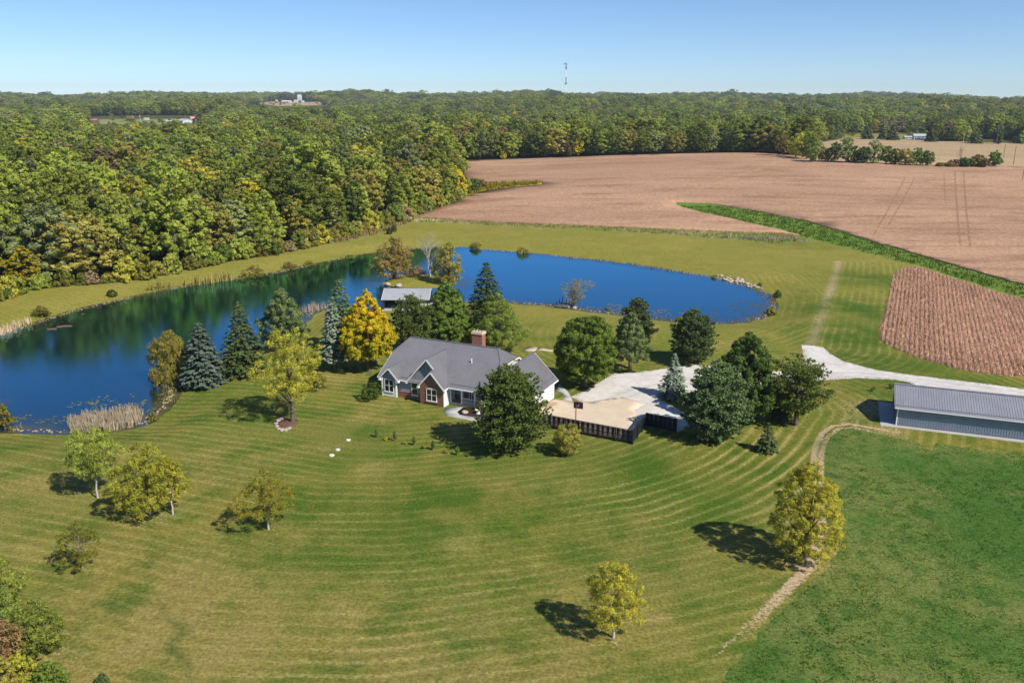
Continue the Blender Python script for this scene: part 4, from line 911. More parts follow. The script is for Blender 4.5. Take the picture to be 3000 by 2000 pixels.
# basketball hoop
hx, hy, hh, _ = 8.30,104.22,3.49,0.62
e = empty('basketball_hoop', (hx, hy, ter1(hx, hy)+.05), R(-20)); tag(e, 'basketball hoop on a rust-red pole beside the fence', 'basketball hoop')
RUST = plain('rust_red_paint', (.20, .05, .035), .5, .2); BOARDM = plain('dark_backboard', (.03, .025, .045), .35, .1)
MB().tube([(0, 0, 0), (0, 0, hh-.35)], [.07, .06], 10).build('pole', RUST, e)
mb = MB(); mb.bar((0, 0, hh-.5), (0, .4, hh-.4), .05, .05); mb.bar((-.02, 0, hh-.9), (-.02, .4, hh-.5), .04, .04); mb.build('bracket', RUST, e)
bo = MB().box(-.42, .78, .42, .46, hh-.85, hh).build('backboard', BOARDM, e)
mb = MB(); mb.box(-.45, .81, .405, .475, hh-.03, hh+.03); mb.box(-.45, .81, .405, .475, hh-.88, hh-.82); mb.box(-.45, -.39, .405, .475, hh-.82, hh-.03); mb.box(.75, .81, .405, .475, hh-.82, hh-.03); mb.build('board_frame', RUST, bo)
mb = MB(); mb.bar((.12, .40, hh-.62), (.3, .40, hh-.3), .1, .03, (0, 1, 0)); mb.build('board_mark', plain('pale_mark', (.35, .38, .5), .5), bo)
ring = [(.18+.23*math.cos(a), .75+.23*math.sin(a), hh-.68) for a in [6.283*k/16 for k in range(17)]]; MB().tube(ring, [.015]*17, 5).build('rim', RUST, e)

# ---------------------------------------------------------------- barn
BA = R(-20.5); barn = empty('metal_barn', (50.69, 105.53, ter1(53, 107)), BA); tag(barn, 'long blue-grey ribbed metal barn beside the gravel drive', 'barn')
BROOF = metal_roof('barn_roof_metal', (.235, .24, .285), .4); BWALL = metal_roof('barn_wall_metal', (.21, .26, .32), .5); BL, BW, BE, BR = 27., 8.67, 2.75, 4.35
MB().box(0, BL, 0, BW, 0, BE).build('wall', BWALL, barn)
for x, s in ((0, -1), (BL, 1)):
    pts = [(x+s*.003, 0, BE-.02), (x+s*.003, BW/2, BR-.05), (x+s*.003, BW, BE-.02)]; MB().slab(pts[::-1] if s < 0 else pts, .06).build('gable_wall', BWALL, barn)
mb = MB(); x = .18
while x < BL: mb.box(x-.03, x+.03, -.035, .0, .12, BE-.05); x += .31
y = .2
while y < BW: zt_ = BE+(BR-BE)*(1-abs(y-BW/2)/(BW/2))-.15; mb.box(-.035, 0, y-.03, y+.03, .1, zt_); y += .31
mb.build('wall_ribs', BWALL, barn)
bsl = (BR-BE)/(BW/2); ov = .46
roof_plane(barn, [(-.4, -ov, BE-bsl*ov), (BL+.4, -ov, BE-bsl*ov), (BL+.4, BW/2, BR), (-.4, BW/2, BR)], (0, 1, bsl), BROOF, .06, .31, seam=.03, wd=.06)
roof_plane(barn, [(-.4, BW+ov, BE-bsl*ov), (BL+.4, BW+ov, BE-bsl*ov), (BL+.4, BW/2+.01, BR), (-.4, BW/2+.01, BR)], (0, -1, bsl), BROOF, .06, .31, seam=.03, wd=.06)
MB().bar((-.42, BW/2, BR+.05), (BL+.42, BW/2, BR+.05), .4, .05).build('ridge_cap', BROOF, barn)
mb = MB(); mb.bar((-.4, -ov-.03, BE-bsl*ov-.08), (BL+.4, -ov-.03, BE-bsl*ov-.08), .05, .14); mb.build('eave_trim', WHITE, barn)
mb = MB(); mb.bar((-.43, -ov, BE-bsl*ov-.04), (-.43, BW/2, BR-.04), .05, .12); mb.bar((-.43, BW+ov, BE-bsl*ov-.04), (-.43, BW/2, BR-.04), .05, .12); mb.build('rake_trim', BROOF, barn)
mb = MB(); mb.box(-.05, .1, -.05, .09, .0, BE-.1); mb.build('corner_trim', WHITE, barn)
MB().box(0, BL, -.045, 0, 0, .12).build('base_trim', plain('rust_base', (.12, .08, .08), .6), barn)
mb = MB(); mb.bar((-.3, -ov+.42, BE-bsl*(ov-.42)+.08), (BL, -ov+.42, BE-bsl*(ov-.42)+.08), .05, .05); mb.build('snow_guard', BROOF, barn)
MB().box(-.06, -.005, 2.2, 3.1, .1, 2.1).build('door', plain('barn_door', (.10, .13, .17), .5), barn)
MB().tube([(-.06, 4.6, 2.75), (-.16, 4.6, 2.75), (-.2, 4.6, 2.6)], [.05, .06, .1], 8).build('lamp', plain('lamp_metal', (.5, .4, .2), .4), barn)
MB().box(-1.9, BL+1, -.95, BW+.3, -.3, .035).build('slab', MAT_WALK, barn)

# ---------------------------------------------------------------- pavilion, dock, boat on the pond
px, py = (-22.34,174.58); pv = empty('pavilion', (px, py, ter1(px, py)+.05), R(-1)); tag(pv, 'open-sided dark pavilion with pale metal roof on the pond shore', 'pavilion')
PROOF = metal_roof('pale_metal_roof', (.34, .35, .38), .35); PDARK = plain('dark_timber', (.03, .032, .04), .7, .3)
W2, D2 = 4.6, 4.0
roof_plane(pv, [(-W2-.4, -.4, 2.2), (W2+.4, -.4, 2.2), (W2+.4, D2, 3.75), (-W2-.4, D2, 3.75)], (0, 1, .35), PROOF, .08, .45)
roof_plane(pv, [(-W2-.4, 2*D2+.4, 2.2), (W2+.4, 2*D2+.4, 2.2), (W2+.4, D2+.01, 3.75), (-W2-.4, D2+.01, 3.75)], (0, -1, .35), PROOF, .08, .45)
for s_ in (-1, 1): MB().bar((s_*(W2+.43), -.4, 2.16), (s_*(W2+.43), D2, 3.71), .05, .18).build('rake_board', WHITE, pv)
for x in (-W2, -W2/3, W2/3, W2):
    for y in (0, 2*D2): MB().box(x-.1, x+.1, y-.1, y+.1, -1, 2.2).build('post', PDARK, pv)
mb = MB(); mb.box(-W2, W2, -.08, .08, 1.95, 2.2); mb.box(-W2, W2, 2*D2-.08, 2*D2+.08, 1.95, 2.2); mb.build('beam', PDARK, pv)
MB().box(-W2, W2, 5.6, 5.7, 0, 2.4).build('back_wall', PDARK, pv); MB().box(-W2-.05, -W2+.05, 1.2, 6., 0, 2.4).build('side_wall', PDARK, pv)
MB().box(-W2-.3, W2+.3, -.5, 2*D2+.2, -1.2, .06).build('slab', MAT_WALK, pv)

DOCKW = plain('grey_deck_wood', (.17, .165, .175), .8, .25, 6)
dk = empty('wooden_dock', (*(10.28,176.63), WATER_Z+.35), R(-24)); tag(dk, 'short grey wooden dock with tall dark posts under the pale willow', 'dock')
for k in range(16):
    o = MB().box(-1.35, 1.35, k*.3, k*.3+.27, -.03, .03).build('plank', DOCKW, dk)
for x, y, h in ((-1.25, 1.0, 1.0), (-1.25, 2.7, 1.1), (1.2, .4, 1.6), (1.2, 2.3, 1.5), (-1.25, 4.5, 1.1), (1.2, 4.5, 1.3)): MB().tube([(x, y, -1.8), (x, y, h)], [.09, .085], 8).build('post', PDARK, dk)
mb = MB(); mb.box(-1.3, -1.2, 0, 4.7, -.2, -.03); mb.box(1.2, 1.3, 0, 4.7, -.2, -.03); mb.build('joist', PDARK, dk)
bx, by_ = (-51.90,126.44)
bt = empty('rowing_boat', (bx-.6, by_+.8, WATER_Z-.05), R(25)); tag(bt, 'small white boat beached under the olive willow', 'boat')
def hull():
    mb = MB(); N = 9
    for i in range(N):
        t = i/(N-1); w_ = .55*math.sin(math.pi*(.12+.80*t))**.6*(1-.75*max(0, t-.6)/.4); z = .12*max(0, t-.7)*3
        mb.v += [(-1.5+3*t, -w_, .42+z), (-1.5+3*t, -w_*.7, 0.02+z), (-1.5+3*t, w_*.7, 0.02+z), (-1.5+3*t, w_, .42+z), (-1.5+3*t, w_*.86, .42+z), (-1.5+3*t, w_*.6, .12+z), (-1.5+3*t, -w_*.6, .12+z), (-1.5+3*t, -w_*.86, .42+z)]
    for i in range(N-1):
        for k in range(8): mb.f.append((i*8+k, i*8+(k+1) % 8, i*8+8+(k+1) % 8, i*8+8+k))
    mb.f.append(tuple(range(8))); mb.f.append(tuple((N-1)*8+k for k in range(7, -1, -1))); return mb
hull().build('hull', WHITE, bt)
for x in (-.6, .5): MB().box(x-.12, x+.12, -.42, .42, .3, .34).build('seat', DOCKW, bt)

# septic covers on the lawn and a well cap
LID = plain('pale_concrete_lid', (.60, .585, .55), .8, .08, 4)
for i, (p, r_, lab) in enumerate((((-20.63,100.21), .3, 'small pale septic lid set alone near the row of saplings'), ((-21.35,97.14), .3, 'upper of the two pale septic lids close together on the lawn'), ((-21.74,95.41), .33, 'lower of the two pale septic lids close together on the lawn'))):
    n = 14; mb = MB(); mb.tube([(0, 0, -.05), (0, 0, .09), (0, 0, .13)], [r_, r_, r_*.86], n); o = mb.build('septic_lid', LID); o.location = (*p, ter1(*p)); tag(o, lab, 'lid', 'pale septic lids on the lawn')
# ring of stones round the mulched tree bed
for i, p in enumerate([(-31.29,106.03),(-31.26,106.99),(-31.02,107.63),(-30.89,104.94),(-30.36,104.01),(-29.84,103.55),(-29.39,103.55),(-29.09,104.15)]):
    rock('edging_stone', *p, .34, 'pale edging stone round the mulch bed of the tall locust', 'edging stones round the tree bed', i)
# rocks on the pond shore
rk = np.random.default_rng(8)
spots = [(52.22,210.54),(52.63,208.60),(52.91,207.07),(53.51,206.00),(53.98,204.44),(54.80,204.32),(55.37,203.26),(56.06,202.64),(56.62,201.61),(56.99,200.63),(54.04,208.19),(55.02,206.95),(55.80,205.77),(56.37,204.69),(53.73,209.60),(57.39,198.28),(56.68,197.91),(57.69,196.37)]
for i, p in enumerate(spots):
    for k in range(2):
        x, y = p[0]+rk.uniform(-.8, .8), p[1]+rk.uniform(-1., 1.)
        rock('shore_rock', x, y, rk.uniform(.32, .68), 'pale rock heaped at the right-hand end of the pond', 'rocks heaped on the pond shore', i*2+k, z=max(ter1(x, y), WATER_Z))
for i, (p, lab) in enumerate((((-29.74,199.79), 'round grey boulder, left of two on the island shore'), ((-26.93,198.18), 'round grey boulder, right of two on the island shore'))):
    x, y = p; o = rock('boulder', x, y+.4, .8, lab, None, i*3+2, z=WATER_Z+.1)
for i, (p, lab) in enumerate((((11.83,177.84), 'pale boulder beside the dock at the foot of the willow'), ((13.34,176.72), 'pale boulder on the shore just right of the dock willow'))): rock('boulder', *p, .55, lab, None, i+4)
# fieldstone edging along the waterline: nobody could count it
def shore_stones():
    bm = bmesh.new(); bmesh.ops.create_icosphere(bm, subdivisions=1, radius=1); bv = np.array([v.co[:] for v in bm.verts]); bf = np.array([[v.index for v in f.verts] for f in bm.faces]); bm.free()
    ring = np.array(resample(POND_C, .42, 0, rk)); V = []; F = []
    d = np.array([noise.noise(Vector((q[0]*.06, q[1]*.06, 3.))) for q in ring])
    k = (d > -.12) & ~((ring[:, 1] < 135) & (ring[:, 0] > -50) & (rk.uniform(size=len(ring)) < .6)) & (rk.uniform(size=len(ring)) < .85)
    q = np.repeat(ring[k], 2, 0); q = q+rk.normal(size=q.shape)*.36; z = np.maximum(terrain(q[:, 0], q[:, 1]), WATER_Z-.05)
    for (x, y), z0 in zip(q, z):
        s = rk.uniform(.07, .24)
        vv = bv*rk.uniform(.7, 1.2, (len(bv), 1))*s*np.array([1, rk.uniform(.7, 1.3), .65])+np.array([x, y, z0+s*.2]); F.append(bf+len(V)*len(bv)); V.append(vv)
    o = ob('shore_stones', mesh_np('shore_stones', np.concatenate(V), None, np.concatenate(F), plain('shore_stone', (.33, .265, .19), .9, .3, 2))); tag(o, 'tan stones edging the waterline of the pond', 'stones', kind='stuff')
shore_stones()

# ---------------------------------------------------------------- trees and shrubs of the yard
def T(name, kind, x, y, h, r, label, cat='tree', seed=0, group=None, **kw):
    fn = {'broad': broad, 'spruce': spruce, 'pine': pine}[kind]
    return put_tree(name, fn(h, r, seed, **kw), x, y, label, cat, group, rz=seed*1.3)

T('willow_tree', 'broad', -52.96,126.69,9.42,3.30, 'olive-yellow weeping willow at the water, left of the blue spruce', seed=1, pal='olive', prof='egg', base=.0, ncl=110, nleaf=110, ls=.30, hang=.8, aspect=.35, lobes=.22)
T('blue_spruce', 'spruce', -47.29,124.61,9.89,3.91, 'silvery blue spruce between the olive willow and the dark spruce', seed=2, pal='blue_spruce', levels=40, nb=13, ls=.46, tuft=26, power=.7)
T('spruce_tree', 'spruce', -42.17,128.26,11.69,4.68, 'tall dark green spruce left of the yellow-green locust', seed=3, pal='spruce', levels=42, nb=12, ls=.46, tuft=22)
T('maple_tree', 'broad', -39.74,143.93,11.38,4.46, 'light green maple rising behind the yellow-green locust', seed=4, pal='grey_green', prof='drop', base=.08, ncl=150, nleaf=125, ls=0.28, cr=.2)
T('locust_tree', 'broad', -29.29,106.82,13.56,4.23, 'yellow-green locust with bare trunk in a stone-edged mulch bed', seed=5, pal='yellow_green', prof='egg', base=.24, ncl=120, nleaf=130, ls=0.18, cr=.2, sparse=.5, nlimb=40, lobes=.24, trunk_r=.26)
T('spruce_tree', 'spruce', -29.44,142.16,12.29,3.88, 'dark blue-green spruce right behind the slender silver spruce', seed=6, pal='blue_pine', levels=36, nb=11, ls=.42, tuft=20, power=.6)
T('blue_spruce', 'spruce', -28.11,129.43,11.35,2.67, 'slender silver-blue spruce with open trunk left of the orange maple', seed=7, pal='blue_spruce', levels=38, nb=11, ls=.42, tuft=20, base=.16, gap=.08, power=.6)
T('maple_tree', 'broad', -22.59,128.69,13.84,4.35, 'bright orange and yellow maple beside the left end of the house', seed=8, pal='orange', prof='drop', base=.12, ncl=190, nleaf=120, ls=0.3, cr=.19, lobes=.08, hbias=.6)
T('pine_tree', 'pine', -16.65,138.51,10.25,4.45, 'loose grey-green pine behind the house, in front of the pavilion', seed=9, pal='pine', nbr=90, ls=.36, needles=6, base=.1, tufts=26)
T('maple_tree', 'broad', -11.13,141.65,12.62,4.61, 'dense dark green maple behind the house roof', seed=10, pal='maple_green', prof='drop', base=.06, ncl=230, nleaf=115, ls=0.32, cr=.18, lobes=.08)
T('spruce_tree', 'spruce', -4.61,150.26,13.43,5.89, 'tallest dark spruce behind the chimney', seed=11, pal='spruce', levels=44, nb=13, ls=.5, tuft=24, power=.8, gap=.05)
T('elm_tree', 'broad', -2.52,139.66,10.84,4.78, 'feathery green tree right behind the chimney', seed=12, pal='mid_green', prof='drop', base=.1, ncl=140, nleaf=130, ls=0.25, cr=.19, aspect=.4)
T('maple_tree', 'broad', 10.82,121.20,11.20,4.77, 'big round dark green maple beside the garage', seed=13, pal='maple_green', prof='round', base=.05, ncl=210, nleaf=120, ls=0.29, cr=.18, lobes=.06)
T('pine_tree', 'pine', 21.32,140.26,9.39,3.25, 'dark blue-green pine peeping over the pale pear tree', seed=14, pal='blue_pine', nbr=80, ls=.36, tufts=26)
T('pear_tree', 'broad', 18.64,128.52,10.38,3.33, 'pale grey-green upright tree at the edge of the gravel', seed=15, pal='grey_green', prof='drop', base=.14, ncl=130, nleaf=120, ls=0.21, cr=.19)
T('pine_tree', 'pine', 29.24,133.01,9.12,3.87, 'dark blue-green pine standing alone between the drive and the pond', seed=16, pal='blue_pine', nbr=105, ls=.36, tufts=30, base=.08, prof='egg')
T('spruce_tree', 'spruce', 23.19,116.44,6.62,2.62, 'small pale spruce in the grass beside the gravel court', seed=17, pal='blue_spruce', levels=28, nb=11, ls=.34, tuft=20, gap=.05, droop=.32)
T('pine_tree', 'pine', 25.48,100.77,10.32,4.30, 'big dense dark pine at the end of the fence', seed=18, pal='blue_pine', nbr=150, ls=.36, tufts=36, base=.04, prof='egg')
T('oak_tree', 'broad', 30.98,107.03,12.71,4.19, 'large dark green oak between the two dark pines', seed=19, pal='deep_green', prof='egg', base=.07, ncl=200, nleaf=120, ls=0.27, cr=.18)
T('scots_pine', 'pine', 37.56,105.74,9.32,4.27, 'open Scots pine with forked trunk nearest the barn', seed=20, pal='pine', nbr=80, ls=.34, tufts=24, base=.2, split=True, sparse=.1, prof='round')
T('spruce_tree', 'spruce', 36.07,108.07,6.90,1.75, 'dark spruce half hidden left of the Scots pine', seed=21, pal='spruce', levels=26, nb=9, ls=.34, tuft=14)
T('spruce_tree', 'spruce', 31.08,96.81,3.75,1.64, 'low young blue-green spruce alone on the striped lawn', seed=22, pal='blue_pine', levels=20, nb=10, ls=.26, tuft=14, power=.7)
T('pine_tree', 'pine', -0.21,96.98,11.04,4.68, 'large dark green pine standing in front of the porch', seed=23, pal='pine', nbr=150, ls=.34, tufts=34, base=.05, prof='egg')
T('round_shrub', 'broad', 6.68,95.63,4.04,1.94, 'round olive-green shrub against the long picket fence', 'shrub', seed=24, pal='olive', prof='round', base=.01, ncl=90, nleaf=100, ls=0.12, cr=.24)
T('round_shrub', 'broad', -20.11,115.22,2.75,1.46, 'small bright green bush at the left front corner of the house', 'shrub', seed=25, pal='maple_green', prof='round', base=.01, ncl=60, nleaf=50, ls=.15, cr=.26)
T('round_shrub', 'broad', -29.03,120.43,2.72,1.55, 'olive bush half hidden behind the yellow-green locust', 'shrub', seed=26, pal='olive', prof='dome', base=.01, ncl=50, nleaf=50, ls=.18, cr=.28)
T('birch_tree', 'broad', 26.87,70.53,10.23,3.60, 'large yellow-green multi-stemmed tree at the edge of the hay field', seed=27, pal='yellow_green', prof='egg', base=.06, ncl=210, nleaf=140, ls=0.15, cr=0.15, split=True, aspect=.5, nlimb=30, lobes=.1)
T('pear_tree', 'broad', 8.09,59.17,6.95,2.43, 'small bright yellow-green tree alone at the front of the lawn', seed=28, pal='yellow_green', prof='egg', base=.14, ncl=120, nleaf=110, ls=0.115, cr=.2, bark=BARK_PALE, trunk_r=.11)
T('ash_tree', 'broad', -44.62,84.00,8.17,3.38, 'leftmost of the three young green trees in a row on the lawn', seed=29, pal='f_green', prof='vase', base=.24, ncl=120, nleaf=110, ls=0.15, cr=.21, nlimb=26, sparse=.2, lobes=.22, bark=BARK_PALE, trunk_r=.1)
T('oak_tree', 'broad', -37.30,79.87,8.29,3.37, 'bushy yellow-green tree, middle and fullest of the three in a row on the lawn', seed=30, pal='yellow_green', prof='egg', base=.06, ncl=140, nleaf=110, ls=0.15, cr=.19, sparse=.1, trunk_r=.1)
T('ash_tree', 'broad', -35.07,80.14,6.65,1.87, 'slender yellow-green tree, rightmost of the three in a row', seed=31, pal='yellow_green', prof='egg', base=.26, ncl=80, nleaf=90, ls=0.14, cr=.24, sparse=.2, bark=BARK_PALE, trunk_r=.09, hbias=-.5)
T('locust_tree', 'broad', -24.23,76.77,6.81,2.74, 'small green tree with yellow lower branches, alone on the lawn', seed=32, pal='yellow_green', prof='drop', base=.2, ncl=60, nleaf=110, ls=0.14, cr=.22, sparse=.25, lobes=.32, bark=BARK_PALE, trunk_r=.1, hbias=-.35)
T('young_birch', 'broad', -39.15,69.36,4.95,1.81, 'thin half-bare yellowing tree, nearest the thicket', seed=33, pal='yellow_green', prof='egg', base=.05, ncl=70, nleaf=75, ls=0.11, cr=.22, sparse=.3, nlimb=40, trunk_r=.06, bark=BARK_PALE, hbias=-.5)
# island trees
T('alder_tree', 'broad', -29.04,206.38,11.18,4.47, 'tan-leaved tree at the left end of the pond island', seed=34, pal='tan', prof='egg', base=.0, ncl=130, nleaf=55, ls=.32, cr=.24, sparse=.2, nlimb=25, split=True)
put_tree('bare_tree', bare(*(-20.31,208.28,11.47,4.50).__getitem__(slice(2, 4)), 35, BARK_PALE, 6, 3), *(-20.31,208.28,11.47,4.50).__getitem__(slice(0, 2)), 'bare white-limbed tree in the middle of the pond island')
T('alder_tree', 'broad', -15.24,200.75,10.49,3.73, 'olive-tan tree at the right end of the pond island', seed=36, pal='olive', prof='egg', base=.0, ncl=120, nleaf=50, ls=.3, cr=.25, sparse=.2, split=True)
T('round_shrub', 'broad', -23.22,207.18,3.27,2.15, 'low brown shrub at the foot of the bare island tree', 'shrub', seed=37, pal='russet', prof='dome', base=.01, ncl=40, nleaf=30, ls=.25, cr=.3, sparse=.4)
T('willow_tree', 'broad', 13.60,177.77,6.54,4.08, 'pale leaning willow on the shore over the dock', seed=38, pal='pale', prof='vase', base=.12, ncl=70, nleaf=42, ls=.26, cr=.22, sparse=.5, nlimb=30, split=True, aspect=.35, lobes=.3)
# shrubs round the pond
SHR = [(-95.78,168.87,2.55,1.59, 'olive', 'round olive bush on the far bank near the left cattails'), (-64.69,210.92,3.33,2.84, 'olive', 'largest round bush on the far bank opposite the willow'), (-58.76,221.78,1.97,1.95, 'tan', 'tan bush on the far bank between two green bushes'), (-54.42,226.37,1.42,1.29, 'olive', 'small olive bush on the far bank right of the tan bush'), (-89.74,187.21,1.70,1.07, 'deep_green', 'small dark green bush alone on the far bank slope'), (-45.31,236.69,1.73,1.34, 'mid_green', 'small green bush on the far bank near the island'),
       (-10.94,253.36,2.10,2.08, 'olive', 'left of two round bushes on the far shore right of the island'), (3.29,246.04,2.04,2.03, 'olive', 'right of two round bushes on the far shore'), (59.44,186.86,1.99,0.88, 'deep_green', 'dark green bush beside the rocks at the right end of the pond'), (58.85,198.72,1.05,0.47, 'deep_green', 'tiny dark sapling above the shore rocks'), (53.68,171.49,1.66,1.17, 'olive', 'tan-olive bush at the right tip of the pond'), (-68.07,106.79,3.83,1.62, 'olive', 'large olive bush on the near shore at the left edge'),
       (20.20,175.81,0.95,0.92, 'olive', 'low dark weed clump on the near shore right of the willow'), (33.70,166.71,0.90,1.14, 'yellow_green', 'small yellow-green bush on the near shore behind the lone blue-green pine'), (-38.47,277.58,2.27,1.13, 'spruce', 'little dark cedar beyond the pond beside the wood edge'), (-39.34,272.56,2.51,0.84, 'spruce', 'smaller dark cedar just left of its twin beyond the pond'), (-49.52,110.48,1.28,0.66, 'olive', 'olive weed clump at the right end of the near cattails'),
       (50.40,209.21,0.88,0.76, 'olive', 'low bush on the far shore left of the heaped rocks'), (-19.26,256.70,1.59,1.05, 'olive', 'low bush on the far shore directly behind the island'), (-73.90,203.65,1.29,1.06, 'tan', 'low tan bush at the left end of the far reeds')]
for i, (x, y, h, r, pal, lab) in enumerate([(*s[:4], s[4], s[5]) for s in SHR]):
    T('shrub', 'broad', x, y, h, r, lab, 'shrub', seed=50+i, pal=pal, prof='dome', base=.01, ncl=46, nleaf=34, ls=.11+.055*h, cr=.3, group='shrubs round the pond')
# thicket in the near left corner
TH = [(-41.10,60.19,6.60,2.08, 'f_bright', 'round', 'tall yellowish green bush at the top of the corner thicket'), (-37.83,55.17,4.11,1.78, 'russet', 'round', 'grey-brown bare bush in the middle of the corner thicket'), (-36.24,56.49,4.55,2.07, 'f_green', 'round', 'broad light green bush at the right of the corner thicket'), (-40.40,56.76,6.42,2.48, 'mid_green', 'round', 'mid-green bush at the left edge of the corner thicket'),
      (-35.08,52.26,3.44,1.40, 'yellow_green', 'dome', 'yellow leafy bush low in the corner thicket'), (-32.83,51.83,3.06,1.24, 'maple_green', 'dome', 'deep green bush at the bottom of the corner thicket'), (-29.62,52.82,1.29,0.47, 'spruce', 'dome', 'tiny dark sapling at the bottom edge right of the thicket'), (-35.21,50.02,4.89,1.34, 'olive', 'dome', 'olive weedy bush at the very bottom left corner')]
for i, (x, y, h, r, pal, pf, lab) in enumerate([(*s[:4], *s[4:]) for s in TH]):
    T('thicket_bush', 'broad', x, y, h, r, lab, 'shrub', seed=80+i, pal=pal, prof=pf, base=.01, ncl=110, nleaf=60, ls=.14, cr=.22, group='bushes of the corner thicket', sparse=.4 if pal == 'russet' else .2, nlimb=30)
# row of planted saplings: five dark cedars with four yellow plants between
sapl = [(-17.25,101.21),(-14.76,100.05),(-12.19,98.64),(-9.70,97.05),(-6.60,95.51)]; yel = [(-15.92,100.27),(-13.40,98.92),(-10.88,97.60),(-8.03,96.04)]
names = ['first', 'second', 'third', 'fourth', 'fifth']
for i, p in enumerate(sapl): T('cedar_sapling', 'broad', *p, 1.35+.15*(i % 2), .23, f'{names[i]} dark green cedar sapling from the left in the planted row', 'sapling', seed=100+i, pal='deep_green', prof='column', base=.03, ncl=26, nleaf=22, ls=.10, cr=.5, group='planted cedar saplings', nlimb=3)
for i, p in enumerate(yel): T('garden_plant', 'broad', *p, .6, .3, f'{names[i]} small yellow plant from the left between the cedar saplings', 'plant', seed=110+i, pal='yellow', prof='dome', base=.02, ncl=14, nleaf=14, ls=.10, cr=.45, group='yellow plants between the saplings', nlimb=3)
for i, (p, lab) in enumerate((((56.42,120.64), 'tiny dark sapling right of its twin beside the gravel drive'), ((53.38,119.54), 'tiny dark sapling left of its twin beside the gravel drive'))): T('sapling', 'broad', *p, .9, .4, lab, 'sapling', seed=120+i, pal='deep_green', prof='dome', base=.05, ncl=16, nleaf=18, ls=.13, cr=.4, nlimb=4)
T('porch_shrub', 'broad', *(-4.58,111.27), 1.3, .5, 'slim green shrub in the mulch bed at the porch rail', 'shrub', seed=125, pal='mid_green', prof='column', base=.03, ncl=30, nleaf=26, ls=.11, cr=.4, nlimb=4)

# ---------------------------------------------------------------- ground cover nobody could count
def blades(name, X, Y, h, wdt, mats, label, per=5, spread=.25, lean=.25, zmin=None, cat='reeds', seed=0):
    rng = np.random.default_rng(seed); n = len(X)*per
    bx = np.repeat(X, per)+rng.normal(size=n)*spread; by2 = np.repeat(Y, per)+rng.normal(size=n)*spread
    z = terrain(bx, by2)
    if zmin is not None: z = np.maximum(z, zmin)
    hh_ = np.repeat(h, per) if np.ndim(h) else np.full(n, h); hh_ = hh_*rng.uniform(.55, 1.15, n); a = rng.uniform(0, 6.28, n); w_ = wdt*rng.uniform(.6, 1.3, n)
    ln = rng.normal(size=(n, 2))*lean*hh_[:, None]*.6
    c = np.column_stack([bx, by2, z-.03]); s = np.column_stack([np.cos(a)*w_, np.sin(a)*w_, np.zeros(n)])
    mid = c+np.column_stack([ln*.35, hh_*.6]); tip = c+np.column_stack([ln, hh_])
    V = np.stack([c-s, c+s, mid+s*.8, mid-s*.8, tip+s*.25, tip-s*.25], 1).reshape(-1, 3); k = np.arange(n)[:, None]*6
    F = np.concatenate([k+np.array([[0, 1, 2, 3]]), k+np.array([[3, 2, 4, 5]])], 0); t = rng.uniform(size=n)
    o = ob(name, mesh_np(name, V, F, mat=mats, attrs={'tint': np.repeat(t, 6)})); tag(o, label, cat, kind='stuff'); return o
def scatter(poly, dens, seed, near=None):
    rng = np.random.default_rng(seed); P = np.array(poly); lo, hi = P.min(0), P.max(0); n = int((hi-lo).prod()*dens)
    X = rng.uniform(lo[0], hi[0], n); Y = rng.uniform(lo[1], hi[1], n); k = inside(X, Y, P); return X[k], Y[k]
def along(line, step, seed, jit): 
    q = np.array(resample(line, step, 0, None, False)); rng = np.random.default_rng(seed); return q[:, 0]+rng.normal(size=len(q))*jit, q[:, 1]+rng.normal(size=len(q))*jit
REED = leafmat('reed_dry', (.34, .28, .19), (.58, .49, .36), .25); REED_G = leafmat('reed_green', (.24, .24, .06), (.46, .41, .14), .25)
CAT_A = [(-60.92,109.81),(-59.54,112.08),(-56.49,113.68),(-54.67,114.98),(-52.47,113.72),(-50.72,110.18),(-51.30,107.38),(-54.14,105.92),(-58.73,105.83)]
x, y = scatter(CAT_A, 9, 1); blades('cattails', x, y, 1.15, .045, REED, 'pale dry cattails along the near shore at the left', 4, .14, .2, WATER_Z-.1, seed=1)
x, y = scatter([(-97.67,157.24),(-96.95,165.04),(-95.02,164.31),(-95.50,159.28),(-96.11,154.51)], 3, 2); blades('cattails', x, y, 1.3, .05, REED, 'pale cattails on the far bank at the left edge', 4, .25, .2, WATER_Z, seed=2)
x, y = along([(-76.78,200.50),(-69.57,207.35)], .35, 3, .55); blades('cattails', x, y, 2.3, .09, REED_G, 'yellow-green cattails on the far bank, left of the big round bush', 8, .35, .2, WATER_Z, seed=3)
x, y = along([(-84.03,194.01),(-81.49,197.88)], .4, 4, .5); blades('cattails', x, y, 1.8, .08, REED_G, 'short yellow reeds on the far bank, left of the cattails', 7, .3, .2, WATER_Z, seed=4)
x, y = along([(-43.14,173.35),(-40.45,177.00)], .3, 5, .9); blades('cattails', x, y, 1.6, .06, REED, 'pale dry reeds on the near shore left of the pavilion', 9, .4, .2, WATER_Z, seed=5)
P_ = np.array(resample(POND_C, .7, 0, None)); rg = np.random.default_rng(6)
keep = np.array([noise.noise(Vector((p[0]*.05, p[1]*.05, 9.))) > -.08 for p in P_]); P_ = P_[keep]+rg.normal(size=(keep.sum(), 2))*.5
blades('shore_weeds', P_[:, 0], P_[:, 1], .55, .05, leafmat('weed_olive', (.15, .13, .03), (.36, .29, .09), .2), 'olive and tan weeds fringing the pond shore', 7, .4, .4, WATER_Z, 'weeds', 6)
x, y = scatter(WEED_STRIP, .7, 7); blades('strip_weeds', x, y, .6, .08, leafmat('weed_mix', (.12, .17, .025), (.36, .30, .13), .25), 'mixed green and straw weeds between the lawn and crop field', 5, .5, .4, None, 'weeds', 7)
